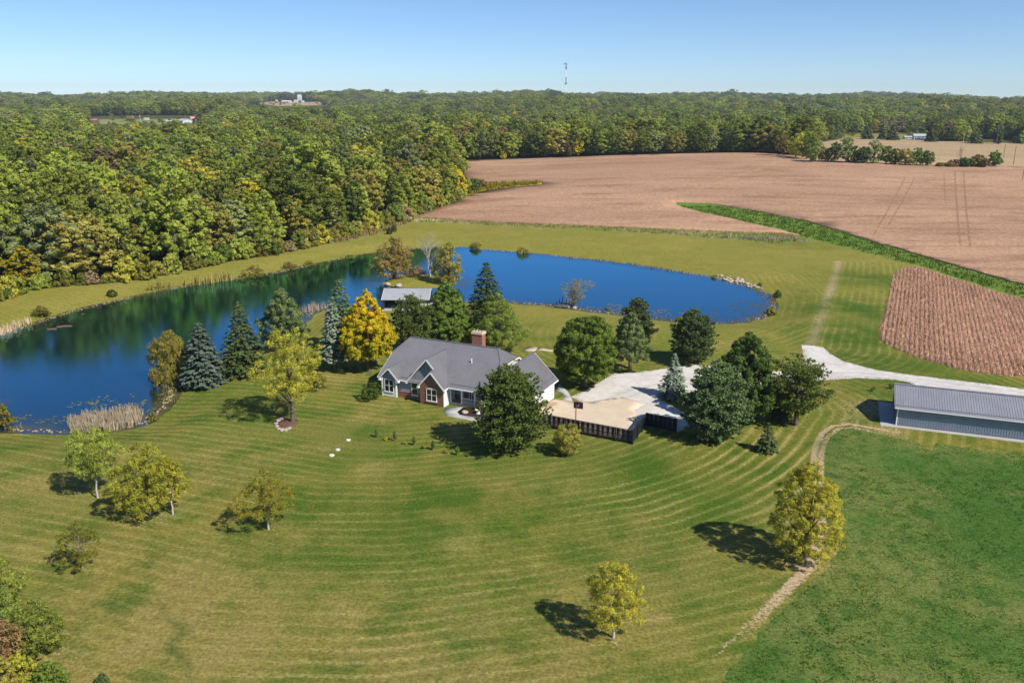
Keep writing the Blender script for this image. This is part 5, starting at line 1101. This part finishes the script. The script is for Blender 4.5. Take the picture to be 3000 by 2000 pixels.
x, y = along([(70.17,266.46),(78.39,261.80),(87.38,259.73)], .25, 8, 1.6); blades('pale_weeds', x, y, .9, .10, leafmat('weed_pale', (.42, .37, .26), (.66, .6, .48), .2), 'whitish seed-head weeds at the right end of the weedy strip', 6, .6, .4, None, 'weeds', 8)
x, y = along([(-38.07,303.66),(-32.45,301.79),(-25.31,299.13)], .3, 18, 1.3); blades('pale_weeds', x, y, .9, .10, PAL['pale'], 'whitish seed-head weeds by the corner of the wood', 6, .6, .4, None, 'weeds', 18)
x, y = scatter(BRUSH_STRIP, .8, 9); blades('brush_weeds', x, y, 1.4, .12, leafmat('weed_tan', (.24, .19, .06), (.45, .34, .16), .2), 'tan brush between the wood and the far lawn', 5, .5, .4, None, 'weeds', 9)
x, y = scatter(WATERWAY, .55, 10); k = y < 330; blades('tall_grass', x[k], y[k], .65, .12, leafmat('grass_bright', (.10, .19, .025), (.21, .29, .05), .35), 'bright green tall grass of the strip through the crop field', 5, .5, .4, None, 'grass', 10)
x, y = scatter(GOLD_STRIP, .5, 11); blades('gold_grass', x, y, 1.5, .2, leafmat('grass_gold', (.26, .21, .015), (.48, .38, .04), .3), 'golden weeds reaching into the crop field from the wood', 5, .6, .3, None, 'grass', 11)
# hay clumps
x, y = scatter(HAY_FIELD, 2.6, 12); k = (y < 118) & (y > 34) & (np.abs(x) < .68*y+4); x, y = x[k], y[k]
dn = np.array([noise.noise(Vector((a*.10, b*.10, 2.)))+.6*noise.noise(Vector((a*.35, b*.35, 5.))) for a, b in zip(x, y)]); k = dn > -.45
blades('hay_clumps', x[k], y[k], .10+.10*np.clip(dn[k]+.3, 0, 1), .05, leafmat('hay_leaf', (.07, .19, .026), (.19, .31, .06), .45), 'dark green clumps of the hay field in the near right corner', 6, .22, 1.3, None, 'hay', 12)
# bean rows
d = np.array([math.sin(R(25)), math.cos(R(25))]); nv = np.array([d[1], -d[0]]); SF = np.array(G_POLY['bean_field']); rows = []; rg = np.random.default_rng(13)
pr = SF@nv; pa = SF@d
for off in np.arange(pr.min(), pr.max(), .8):
    tt = np.arange(pa.min(), pa.max(), .34); q = nv*off+d*tt[:, None]+rg.normal(size=(len(tt), 2))*.07; rows.append(q)
q = np.concatenate(rows); k = inside(q[:, 0], q[:, 1], SF) & (q[:, 0] < .66*q[:, 1]+6); q = q[k]; k = rg.uniform(size=len(q)) < .93; q = q[k]
edge = seg_dist(q[:, 0], q[:, 1], SF, True)
blades('bean_rows', q[:, 0], q[:, 1], .55, .05, leafmat('dry_bean', (.44, .275, .19), (.68, .46, .33), .25), 'rows of ripe brown beans in the small field', 6, .12, .35, None, 'crop', 13)
hb = rg.uniform(size=(9000, 2)); lo, hi = SF.min(0), SF.max(0); hb = lo+hb*(hi-lo); e = seg_dist(hb[:, 0], hb[:, 1], SF, True); k = inside(hb[:, 0], hb[:, 1], SF) & (e < 9); hb = hb[k]
blades('bean_headland', hb[:, 0], hb[:, 1], .5, .055, leafmat('dry_bean_edge', (.42, .27, .19), (.66, .46, .33), .25), 'ripe brown beans of the headland round the small field', 5, .3, .4, None, 'crop', 14)
# lily pads and floating leaves
def pads(name, poly, dens, r, mat, label, seed, thr=-.05):
    X, Y = scatter(poly, dens, seed); rng = np.random.default_rng(seed+500)
    k = np.array([noise.noise(Vector((a*.33, b*.33, seed))) > thr for a, b in zip(X, Y)]) & inside(X, Y, POND_C); X, Y = X[k], Y[k]; n = len(X); th = np.arange(6)*np.pi/3
    rr = r*rng.uniform(.5, 1.3, n); a0 = rng.uniform(0, 6, n)
    V = np.stack([np.column_stack([X+rr*np.cos(a0+t), Y+rr*np.sin(a0+t), np.full(n, WATER_Z+.012)+.01*rng.uniform(size=n)]) for t in th], 1).reshape(-1, 3); k6 = np.arange(n)[:, None]*6
    F = np.concatenate([k6+np.array([[0, 1, 2, 3]]), k6+np.array([[0, 3, 4, 5]])], 0)
    o = ob(name, mesh_np(name, V, F, mat=mat, attrs={'tint': np.repeat(rng.uniform(size=n), 6)})); tag(o, label, 'water plants', kind='stuff')
LILY = leafmat('lily_pad', (.10, .14, .04), (.28, .29, .10), 0.); LEAFL = leafmat('floating_leaf', (.09, .085, .03), (.23, .19, .08), 0.)
pads('lily_pads', [(-61.82,110.62),(-64.49,116.95),(-63.01,119.16),(-57.89,122.39),(-53.82,119.86),(-52.36,122.86),(-50.78,120.50),(-50.82,113.36),(-51.89,112.94),(-56.64,113.74)], 2.2, .17, LILY, 'yellow-green lily pads before the near cattails', 21, .0)
pads('lily_pads', [(-67.20,107.50),(-69.32,112.14),(-66.09,112.90),(-61.67,111.48),(-58.90,106.16)], 2.6, .16, LILY, 'lily pads along the near shore at the left edge', 22, -.05)
pads('floating_leaves', [(37.52,168.13),(45.10,177.44),(50.76,185.02),(56.60,185.37),(55.72,178.44),(50.76,169.72),(44.64,164.92)], 2.4, .16, LEAFL, 'floating leaves at the right tip of the pond', 23, -.12)
pads('floating_leaves', [(15.57,181.18),(23.21,181.41),(30.19,177.44),(38.87,174.37),(37.52,168.13),(27.07,169.36),(16.83,174.38)], 2.0, .16, LEAFL, 'floating leaves along the near shore right of the dock', 24, -.05)
pads('floating_leaves', [(-94.13,150.94),(-91.74,164.88),(-84.73,184.94),(-73.22,202.20),(-59.68,214.72),(-59.16,212.68),(-72.44,199.82),(-83.61,182.26),(-89.56,163.90),(-92.27,150.40)], .9, .22, LEAFL, 'floating leaves along the far bank of the pond', 25, .0)
pads('floating_leaves', [(-53.68,125.34),(-52.02,124.61),(-50.71,126.53),(-50.07,119.49),(-50.03,115.77),(-50.09,113.10),(-50.68,111.54),(-52.64,119.38)], 3., .15, LEAFL, 'floating leaves beneath the olive willow', 26, -.2)
for i, (p, lab, a, L) in enumerate((((-88.74,159.25), 'left of two brown logs floating in the pond', 8, 1.8), ((-87.48,161.38), 'right of two brown logs floating in the pond', 18, 2.8))):
    o = MB().tube([(-L/2, 0, 0), (-L*.1, .12, .04), (L*.3, 0, .05), (L/2, -.1, .02)], [.12, .17, .15, .07], 7).build('floating_log', plain('wet_log', (.19, .10, .055), .8, .3, 3), smooth=True); o.location = (*p, WATER_Z+.02); o.rotation_euler[2] = R(a); tag(o, lab, 'log', 'logs floating in the pond')

# grass creeping over the gravel edges
P_ = np.array(resample(GRAVEL, .28, 0, None)); k = P_[:, 1] < 150; rg = np.random.default_rng(31); P_ = P_[k]+rg.normal(size=(k.sum(), 2))*.28
k = ~inside(P_[:, 0], P_[:, 1], np.array(PAD)); P_ = P_[k]
blades('verge_grass', P_[:, 0], P_[:, 1], .16, .035, leafmat('verge_leaf', (.13, .16, .03), (.33, .30, .10), .35), 'ragged grass creeping over the edges of the gravel drive', 6, .2, 1., None, 'grass', 31)

# ---------------------------------------------------------------- the wood
FKIND = [('f_green', 'round', 17, 5.2, 'mid-green broad crowned'), ('f_deep', 'round', 18, 5.4, 'dark green broad crowned'), ('f_grey', 'egg', 17, 5.0, 'grey-green'), ('f_yellow', 'egg', 16, 4.8, 'yellow-green'),
         ('f_olive', 'round', 16, 5.2, 'olive'), ('f_russet', 'egg', 15, 4.8, 'rusty brown'), ('f_bright', 'egg', 19, 5.2, 'bright green tall'), ('yellow', 'egg', 14, 4.2, 'yellowing'), ('f_deep', 'egg', 20, 4.6, 'dark green narrow'), ('f_green', 'egg', 18, 5.6, 'mid-green spreading'), ('f_tan', 'egg', 15, 4.4, 'thin tan-leaved')]
PROTO = [broad(h, r, 300+i, prof, base=.05, ncl=95, nleaf=70, ls=.52, cr=.21, pal=pal, lobes=.18, nlimb=6, sparse=.35 if pal == 'f_tan' else 0.) for i, (pal, prof, h, r, _) in enumerate(FKIND)]
WGT = np.array([.26, .12, .15, .09, .09, .015, .17, .025, .05, .15, .02])
WOOD_GAP = [(-39.21,603.29),(-24.34,388.62),(-21.09,359.14),(-8.94,384.99),(-13.66,593.84)]
CLEAR = [[(-768.41,1579.53),(-530.48,1512.62),(-438.77,1247.62),(-449.10,1200.01),(-609.97,1256.05)], [(-1112.79,3855.12),(-594.30,2809.62),(-527.11,2502.77),(-568.29,2425.24),(-674.02,2336.53)], [(-580.25,2318.75),(-537.20,2365.60),(-360.75,1585.43),(-381.26,1520.13)], [(383.17,1031.48),(551.95,1143.21),(365.66,754.33),(286.73,769.19)], [(459.12,881.06),(494.27,845.62),(441.13,723.36),(375.99,719.79)], [(-1145.20,3637.45),(-1129.88,3796.04),(-751.43,2521.24),(-782.18,2481.10)], [(-592.02,1309.48),(-534.56,1292.72),(-506.04,1222.77),(-565.20,1249.17)]]
LOW = [[(-644.67,1315.15),(-439.37,1267.49),(-225.60,644.55),(-322.62,652.01)], [(-744.68,2418.13),(-519.50,2601.69),(-309.52,1543.52),(-433.22,1401.15)]]
def wood_points():
    rng = np.random.default_rng(77); XY = []; SC = []
    for y0, y1, s, k in ((120, 520, 8.2, 1.), (520, 1000, 8.6, 1.1), (1000, 1900, 11.5, 1.45), (1900, 3200, 17, 2.0), (3200, 5200, 26, 3.0)):
        wd = .70*y1+90; X, Y = np.meshgrid(np.arange(-wd, wd, s), np.arange(y0, y1, s)); X = (X+rng.uniform(-.42, .42, X.shape)*s).ravel(); Y = (Y+rng.uniform(-.42, .42, Y.shape)*s).ravel()
        ok = np.abs(X) < .68*Y+50
        wf = inside(X, Y, WOOD_FLOOR); inset = np.ones(len(X), bool)
        if y0 < 700: inset = seg_dist(X, Y, WOOD_FLOOR[:20], False) > 3.2
        beyond = (Y > 300) & ~wf & ~((Y < 470) & (X < 400) & (X > -60)) & ~((Y < 700) & (X > 250)) & (Y > 310)
        ok &= (wf & inset) | beyond
        for pl in (BIG_FIELD_N, FAR_FIELD, WOOD_GAP): ok &= ~inside(X, Y, np.array(pl))
        spare = rng.uniform(size=len(X)) < .06
        for pl in CLEAR: ok &= ~inside(X, Y, np.array(pl)) | spare
        if y0 < 700:
            for pl in (BIG_FIELD_N, FAR_FIELD): ok &= seg_dist(X, Y, pl, True) > 3.
        XY.append(np.column_stack([X, Y])[ok]); lw = np.zeros(len(X), bool)
        for pl in (*LOW, *CLEAR): lw |= inside(X, Y, np.array(pl))
        SC.append(np.where(lw[ok], -k, k))
    return np.concatenate(XY), np.concatenate(SC)
W_XY, W_K = wood_points(); rng = np.random.default_rng(78); nW = len(W_XY)
W_Z = terrain(W_XY[:, 0], W_XY[:, 1])
clus = np.array([noise.noise(Vector((x*.012, y*.012, 1.)))+.5*noise.noise(Vector((x*.05, y*.05, 4.))) for x, y in W_XY])
cum = np.cumsum(WGT/WGT.sum()); W_V = np.searchsorted(cum, np.clip(rng.uniform(size=nW)*.75+.25*np.clip(.5+clus, 0, 1), 0, .999))
low = W_K < 0; W_K = np.abs(W_K); W_R = rng.uniform(0, 6.28, nW); W_B = rng.uniform(.95, 1.5, nW); W_S = np.clip(rng.normal(.94, .24, nW), .5, 1.5)*(1+.22*np.clip(clus, -.8, .8))*np.where(low, .36, 1)
order = np.argsort(np.hypot(W_XY[:, 0], W_XY[:, 1])-60*np.clip(1-np.abs(W_XY[:, 0]+40)/200, 0, 1)*0)
vis = np.abs(W_XY[:, 0]) < .62*W_XY[:, 1]+6; order = order[vis[order]]
single = order[:300]; rest = np.setdiff1d(np.arange(nW), single)
SRC = {}
for i in single:
    v = int(W_V[i]); x, y = W_XY[i]
    e = empty('woodland_tree', (x, y, W_Z[i]), W_R[i]); s = W_S[i]; e.scale = (s*W_B[i], s*W_B[i], s)
    t_ = ob('trunk', PROTO[v][0], e); c_ = ob('crown', PROTO[v][1], e); SRC.setdefault(v, c_)
    tag(e, f'{FKIND[v][4]} tree in the front of the wood across the pond', 'tree', f'{FKIND[v][4]} trees of the wood')
for v in range(len(FKIND)):
    if v not in SRC:
        i = rest[0]; rest = rest[1:]; e = empty('woodland_tree', (*W_XY[i], W_Z[i])); ob('trunk', PROTO[v][0], e); SRC[v] = ob('crown', PROTO[v][1], e); tag(e, f'{FKIND[v][4]} tree in the front of the wood across the pond', 'tree', f'{FKIND[v][4]} trees of the wood')

def forest_mass():
    n = len(rest); me = bpy.data.meshes.new('woodland'); me.vertices.add(n)
    me.vertices.foreach_set('co', np.column_stack([W_XY[rest], W_Z[rest]-.3]).astype(np.float32).ravel())
    a = me.attributes.new('variant', 'INT', 'POINT'); a.data.foreach_set('value', W_V[rest].astype(np.int32))
    a = me.attributes.new('turn', 'FLOAT_VECTOR', 'POINT'); a.data.foreach_set('vector', np.column_stack([np.zeros((n, 2)), W_R[rest]]).astype(np.float32).ravel())
    k = W_K[rest]; s = W_S[rest]; a = me.attributes.new('size', 'FLOAT_VECTOR', 'POINT')
    a.data.foreach_set('vector', np.column_stack([s*k*W_B[rest], s*k*W_B[rest], s*(1+.16*(k-1))]).astype(np.float32).ravel())
    o = ob('woodland', me); tag(o, 'broad mass of woodland stretching back to the horizon', 'woodland', kind='stuff')
    ng = bpy.data.node_groups.new('woodland', 'GeometryNodeTree'); ng.interface.new_socket('Geometry', in_out='INPUT', socket_type='NodeSocketGeometry'); ng.interface.new_socket('Geometry', in_out='OUTPUT', socket_type='NodeSocketGeometry')
    N = ng.nodes; L = ng.links; gi = N.new('NodeGroupInput'); go = N.new('NodeGroupOutput'); jn = N.new('GeometryNodeJoinGeometry')
    def attr(nm, ty):
        q = N.new('GeometryNodeInputNamedAttribute'); q.data_type = ty; q.inputs[0].default_value = nm; return q.outputs[0]
    va, tu, sz = attr('variant', 'INT'), attr('turn', 'FLOAT_VECTOR'), attr('size', 'FLOAT_VECTOR')
    for v in range(len(FKIND)):
        cmp_ = N.new('FunctionNodeCompare'); cmp_.data_type = 'INT'; cmp_.operation = 'EQUAL'; L.new(va, cmp_.inputs[2]); cmp_.inputs[3].default_value = v
        oi = N.new('GeometryNodeObjectInfo'); oi.transform_space = 'ORIGINAL'; oi.inputs[0].default_value = SRC[v]; oi.inputs[1].default_value = True
        ip = N.new('GeometryNodeInstanceOnPoints'); L.new(gi.outputs[0], ip.inputs['Points']); L.new(cmp_.outputs[0], ip.inputs['Selection']); L.new(oi.outputs['Geometry'], ip.inputs['Instance']); L.new(tu, ip.inputs['Rotation']); L.new(sz, ip.inputs['Scale'])
        L.new(ip.outputs[0], jn.inputs[0])
    L.new(jn.outputs[0], go.inputs[0]); md = o.modifiers.new('woodland', 'NODES'); md.node_group = ng
forest_mass()

# undergrowth along the wood's edge
EDGE = [p for p in resample(WOOD_FLOOR[1:19], 3.0, 0, None, False)]; rng = np.random.default_rng(90)
UG = [broad(4.2, 2.7, 400+i, 'dome', base=.0, ncl=34, nleaf=34, ls=.5, cr=.32, pal=p, nlimb=3) for i, p in enumerate(('f_green', 'f_yellow', 'f_olive', 'f_deep', 'f_russet', 'f_bright'))]
UGN = ['mid-green', 'yellow-green', 'olive', 'dark green', 'rusty', 'bright green']
for p in EDGE:
    q = p+rng.normal(size=2)*.7+np.array([0, 1.2]); v = int(rng.choice(6, p=[.25, .2, .2, .15, .06, .14])); s = rng.uniform(.55, 1.35)
    if abs(q[0]) > .64*q[1]+8: continue
    e = empty('edge_shrub', (q[0], q[1], ter1(*q)-.1), rng.uniform(0, 6)); e.scale = (s, s, s*rng.uniform(.8, 1.5)); ob('stem', UG[v][0], e); ob('crown', UG[v][1], e)
    tag(e, f'{UGN[v]} shrub at the foot of the wood beyond the pond', 'shrub', f'{UGN[v]} shrubs along the wood edge')
# pale dead snags in the wood
for i, (x, y, h, r, lab) in enumerate(((-118.84,202.39,17.75,1.56, 'tall pale dead tree at the left edge of the wood'), (-57.57,398.62,20.63,5.00, 'white-limbed sycamore rising from the wood above the island'), (-612.92,1169.00,21.27,8.09, 'pale bare tree among the yellow trees at the far left'))):
    put_tree('dead_tree', bare(max(h, 12), max(r, 2.5), 500+i, BARK_PALE, 5, 1), x, y, lab)

# hedgerow between the two crop fields, and bushes at the field edges
HR = [(170.11,488.44,12.85,5.60, 'mid_green'), (175.26,487.13,7.62,3.16, 'olive'), (179.50,484.05,12.04,4.10, 'deep_green'), (184.72,481.81,15.48,4.80, 'grey_green'), (188.40,480.05,10.55,3.59, 'deep_green'), (193.11,478.56,9.82,4.06, 'deep_green'), (199.12,479.19,14.01,5.26, 'grey_green'), (205.10,477.41,10.96,3.57, 'maple_green'), (209.45,475.27,9.29,4.27, 'mid_green'), (214.26,473.22,9.03,5.20, 'olive'), (219.44,471.56,10.14,4.71, 'deep_green'), (223.76,470.15,8.51,4.23, 'mid_green'),
      (238.72,467.95,3.91,3.98, 'russet'), (242.81,465.83,5.03,4.20, 'deep_green'), (249.14,465.44,7.30,3.96, 'olive'), (251.17,463.10,4.78,3.01, 'russet'), (259.03,467.36,9.61,3.97, 'maple_green'), (170.74,505.16,14.97,6.29, 'mid_green'), (168.42,516.95,15.56,6.17, 'yellow_green'), (165.80,532.02,14.97,6.09, 'olive'), (234.35,465.72,2.75,2.57, 'russet'), (229.92,467.22,2.07,2.11, 'olive')]
PN = {'mid_green': 'mid-green', 'olive': 'olive', 'deep_green': 'dark green', 'grey_green': 'grey-green', 'maple_green': 'bright green', 'russet': 'rusty brown', 'yellow_green': 'yellow-green'}
HX = sorted(range(len(HR)), key=lambda i: HR[i][0])
for i, (x, y, h, r, pal) in enumerate([(*s[:4], s[4]) for s in HR]):
    k = HX.index(i)+1; sfx = 'st' if k % 10 == 1 and k != 11 else 'nd' if k % 10 == 2 and k != 12 else 'rd' if k % 10 == 3 and k != 13 else 'th'
    T('hedgerow_tree', 'broad', x, y, h, r, f'{PN[pal]} tree, {k}{sfx} from the left in the hedgerow behind the crop field', 'tree', seed=600+i, pal=pal, prof='round' if i % 2 else 'egg', base=.02, ncl=46, nleaf=34, ls=.75, cr=.3, group='hedgerow trees behind the crop field', nlimb=5)
x, y, h, r = 247.40,479.17,11.23,3.59; put_tree('bare_tree', bare(h, r, 640, BARK, 5, 1), x, y, 'bare dark tree in the gap of the far hedgerow')
x, y, h, r = -16.15,385.19,6.33,2.91; T('field_bush', 'broad', x, y, h, r, 'bright green bush at the wood end of the golden weeds', 'shrub', seed=641, pal='maple_green', prof='round', base=.02, ncl=50, nleaf=34, ls=.55, cr=.28)
x, y, h, r = -20.98,377.41,7.89,3.42; T('field_bush', 'broad', x, y, h, r, 'olive bush left of the bright green bush by the golden weeds', 'shrub', seed=642, pal='olive', prof='round', base=.02, ncl=50, nleaf=34, ls=.55, cr=.28)
x, y, h, r = -13.54,394.72,4.32,1.79; T('field_bush', 'broad', x, y, h, r, 'small rusty bush where the golden weeds begin', 'shrub', seed=643, pal='russet', prof='round', base=.02, ncl=40, nleaf=34, ls=.5, cr=.28)
# conifers round the far white house
for i, (x, y, h, r, lab) in enumerate(((369.52,911.35,12.30,7.68, 'first dark conifer from the left near the far white house'), (381.51,903.28,10.46,5.38, 'second dark conifer from the left near the far white house'), (383.18,882.08,11.91,7.88, 'broad dark conifer left of the far white house'), (399.55,835.19,12.10,7.46, 'dark conifer right of the far white house'), (419.30,792.02,13.01,8.65, 'dark conifer at the right of the far field'), (440.35,793.03,19.11,4.33, 'tall dark conifer by the far double pole'), (463.42,796.74,11.55,5.93, 'grey-green conifer at the far right edge'))):
    T('conifer', 'spruce', x, y, h, r, lab, 'tree', seed=660+i, pal='spruce' if i != 6 else 'pine', levels=20, nb=9, ls=1.6, tuft=12, power=.6, group='conifers beyond the far field')

# ---------------------------------------------------------------- far farms, mast and poles
FW = plain('far_white', (.62, .62, .62), .6, .05); FRED = plain('far_red', (.42, .10, .09), .7, .1); FREDR = plain('far_red_roof', (.36, .15, .12), .7, .1); FGREY = plain('far_grey_roof', (.42, .45, .52), .5, .1); FBR = plain('far_brown', (.16, .09, .07), .7, .2); FPINK = plain('far_pink', (.62, .27, .25), .7, .1); FGLASS = plain('far_glass', (.03, .035, .04), .2, .1); FBLUE = plain('far_blue_grey', (.50, .55, .62), .5, .08)
def far_house(name, x, y, wdt, hgt, label, wall=FW, roof=FGREY, depth=None, yaw=0., wins=2, rise=.35, cat='building', sink=.3, gambrel=False, door=True):
    e = empty(name, (x, y, ter1(x, y)-sink), R(yaw)); tag(e, label, cat); d = depth or wdt*.7; hw = hgt*(1-rise)+sink; ht = hgt+sink
    mb = MB(); mb.box(-wdt/2, wdt/2, 0, d, 0, hw)
    prof = [(-.0, hw), (d/2, ht), (d, hw)] if not gambrel else [(0, hw), (d*.16, hw+(ht-hw)*.62), (d/2, ht), (d*.84, hw+(ht-hw)*.62), (d, hw)]
    for s in (-1, 1):
        pts = [(s*(wdt/2-.02), a, b-.03) for a, b in prof]; mb.slab(pts if s > 0 else pts[::-1], .1)
    mb.build('wall', wall, e); ov = .03*wdt+.1
    for (a, za), (b, zb) in zip(prof[:-1], prof[1:]): 
        pts = [(-wdt/2-ov, a-(ov if a == 0 else 0), za-(ov*.4 if a == 0 else 0)), (wdt/2+ov, a-(ov if a == 0 else 0), za-(ov*.4 if a == 0 else 0)), (wdt/2+ov, b+(ov if b == d else 0), zb-(ov*.4 if b == d else 0)), (-wdt/2-ov, b+(ov if b == d else 0), zb-(ov*.4 if b == d else 0))]
        pts = [(p[0], p[1], p[2]+.12) for p in pts]; MB().slab(pts, .15).build('roof', roof, e)
    for k in range(wins):
        cx = -wdt/2+wdt*(k+1)/(wins+1)+wdt*.06; wn_ = MB().box(cx-wdt*.05, cx+wdt*.05, -.06, .02, hw*.45, hw*.8).build('window', FW, e); MB().box(cx-wdt*.04, cx+wdt*.04, -.09, -.05, hw*.48, hw*.77).build('pane', FGLASS, wn_)
    if door: MB().box(-wdt*.42, -wdt*.42+wdt*.1, -.06, .02, sink*.5, sink+hw*.55).build('door', FBR, e)
    return e
far_house('ranch_house', 407.98,876.14,11.32,5.50, 'far white house with pale roof beyond the second crop field', FBLUE, FGREY, depth=9, wins=2, yaw=-12)
far_house('house_wing', 404.52,890.69,9.74,3.01, 'low pale wing left of the far white house', FW, FGREY, depth=8, wins=1, yaw=-12)
far_house('machine_shed', -756.57,2966.35,29.15,8.42, 'long white shed on the hill farm', FW, FW, wins=0, depth=25)
far_house('farm_house', -665.49,2733.00,14.77,9.69, 'white two-storey farmhouse on the hill farm', FW, FGREY, wins=3, depth=14)
far_house('hill_house', -707.87,2950.76,11.60,24.66, 'white gabled house at the top of the far hill', FW, FGREY, wins=2, depth=16)
far_house('small_shed', -840.02,3162.35,6.99,7.78, 'tiny white shed left of the long shed on the hill farm', FW, FW, wins=1, depth=8)
far_house('small_shed', -671.54,2841.54,8.38,5.38, 'small white shed right of the hill farmhouse', FW, FGREY, wins=1, depth=8)
far_house('pale_shed', -852.89,2795.89,12.37,5.30, 'low white shed on the hill left of the farm', FW, FW, wins=1, depth=14)
far_house('pole_barn', -390.35,1601.54,7.90,6.11, 'white shed with dark end in the trees below the hill farm', FW, FW, wins=1, depth=12, yaw=20)
far_house('pole_barn', -378.12,1632.33,7.25,5.45, 'white shed half hidden right of the other below the hill farm', FW, FGREY, wins=1, depth=12)
far_house('cabin', -599.51,1382.88,10.25,6.61, 'dark cabin with a red roof in the far left clearing', FBR, FREDR, wins=2, depth=10, yaw=8)
far_house('camper', -573.25,1380.70,7.50,3.30, 'white camper trailer parked in the far left clearing', FW, FW, wins=2, depth=4, rise=.15, cat='camper')
far_house('long_shed', -509.41,1309.12,15.53,4.39, 'long low grey-white shed in the far left clearing', FBLUE, FGREY, wins=2, depth=12)
far_house('metal_shed', -486.47,1289.31,15.30,6.48, 'pale blue gabled metal shed in the far left clearing', FBLUE, FGREY, wins=1, depth=16, yaw=-35)
far_house('red_barn', -484.48,1345.01,10.63,6.43, 'faded red round-roofed barn in the far left clearing', FPINK, FPINK, wins=1, depth=12, gambrel=True, rise=.55, yaw=25)
far_house('barn_lean_to', -479.92,1353.88,4.68,4.53, 'small white shed attached right of the faded red barn', FW, FGREY, wins=1, depth=8)
far_house('brick_house', -633.56,1332.49,9.88,7.01, 'low brown house with rosy roof at the far left', FBR, FREDR, wins=2, depth=10)
# the mast on the far ridge
tx, ty, _, th = 170.64,2824.55,5.55,119.77
mast = empty('radio_mast', (tx, ty, ter1(tx, ty))); tag(mast, 'tall red and white radio mast on the far ridge', 'mast')
MW = plain('mast_white', (.85, .85, .88), .5, .03); MR = plain('mast_red', (.45, .22, .24), .5, .1); MD = plain('mast_dark', (.10, .10, .14), .5, .1)
segs = [(0, .1, MW), (.1, .17, MR), (.17, .25, plain('mast_rose', (.6, .4, .45), .5)), (.25, .47, MW), (.47, .64, MD), (.64, .82, MW), (.82, 1., MD)]
mw = ty*.00040
for a, b, m_ in segs:
    mb = MB(); z0, z1 = a*th, b*th
    for sx in (-1, 1):
        for sy in (-1, 1): mb.box(sx*mw-mw*.45, sx*mw+mw*.45, sy*mw-mw*.45, sy*mw+mw*.45, z0, z1)
    k = z0
    while k < z1: mb.box(-mw*1.3, mw*1.3, -mw*1.3, mw*1.3, k, k+mw*.5); k += mw*3
    mb.build('section', m_, mast)
mb = MB(); mb.box(-mw*5.5, -mw*1.3, -mw, mw, th*.97, th*.985); mb.box(-mw*6, -mw*4.2, -mw*1.2, mw*1.2, th*.955, th*.99); mb.box(mw*1.3, mw*3.6, -mw, mw, th*.955, th*.965); mb.build('antenna', MD, mast)
for f in (.47, .88): MB().box(-mw*2.4, mw*2.4, -mw*2.4, mw*2.4, th*f-mw*1.5, th*f+mw*1.5).build('platform', MD, mast)
# poles
PW = plain('pole_wood', (.16, .13, .11), .9, .2); PWL = plain('pole_pale', (.55, .52, .5), .8, .1)
for (x, y, w_, h), lab, pale, arms in (((-572.07,1356.32,2.01,9.72), 'pale utility pole among the far left clearing buildings', 1, 1), ((-512.57,1386.65,2.05,8.60), 'dark utility pole by the faded red barn', 0, 1), ((386.40,880.93,1.31,8.08), 'pale utility pole left of the far white house', 1, 1), ((420.86,816.38,1.22,7.90), 'pale utility pole right of the far white house', 1, 1), ((434.75,785.30,1.17,16.67), 'tall dark pole with crossarms at the far right', 0, 3),
        ((308.13,546.17,0.55,8.25), 'left of two thin poles in the far crop field', 0, 0), ((276.37,479.20,0.72,10.31), 'right of two thin poles in the far crop field', 0, 0), ((245.08,415.41,0.63,5.14), 'dark post in the crop field at the right edge', 0, 0), ((352.73,929.40,0.92,12.54), 'dark pole at the tree line beyond the hedgerow', 0, 1)):
    e = empty('utility_pole', (x, y, ter1(x, y)-.3)); tag(e, lab, 'pole'); rr_ = max(.16, .00022*y)
    MB().tube([(0, 0, 0), (0, 0, h+.3)], [rr_*1.1, rr_*.8], 7).build('post', PWL if pale else PW, e)
    for k in range(arms): MB().bar((-1.3, 0, h-.5-k*1.3), (1.3, 0, h-.5-k*1.3), .2, .2).build('crossarm', PWL if pale else PW, e)

# ---------------------------------------------------------------- air
def haze():
    m = NT('haze_air'); v = m.n('ShaderNodeVolumePrincipled'); v.inputs['Color'].default_value = (.70, .84, 1, 1); v.inputs['Density'].default_value = HAZE_D; v.inputs['Anisotropy'].default_value = .1
    m.link(v.outputs[0], m.out.inputs['Volume'])
    top = max(ter1(tx, ty)+th+6, 60)
    o = MB().box(-6600, 6600, -350, 6600, -8, top).build('haze', m.m); tag(o, 'thin bluish haze in the air over the whole land', 'haze', kind='stuff')
HAZE_D = 7e-5
haze()
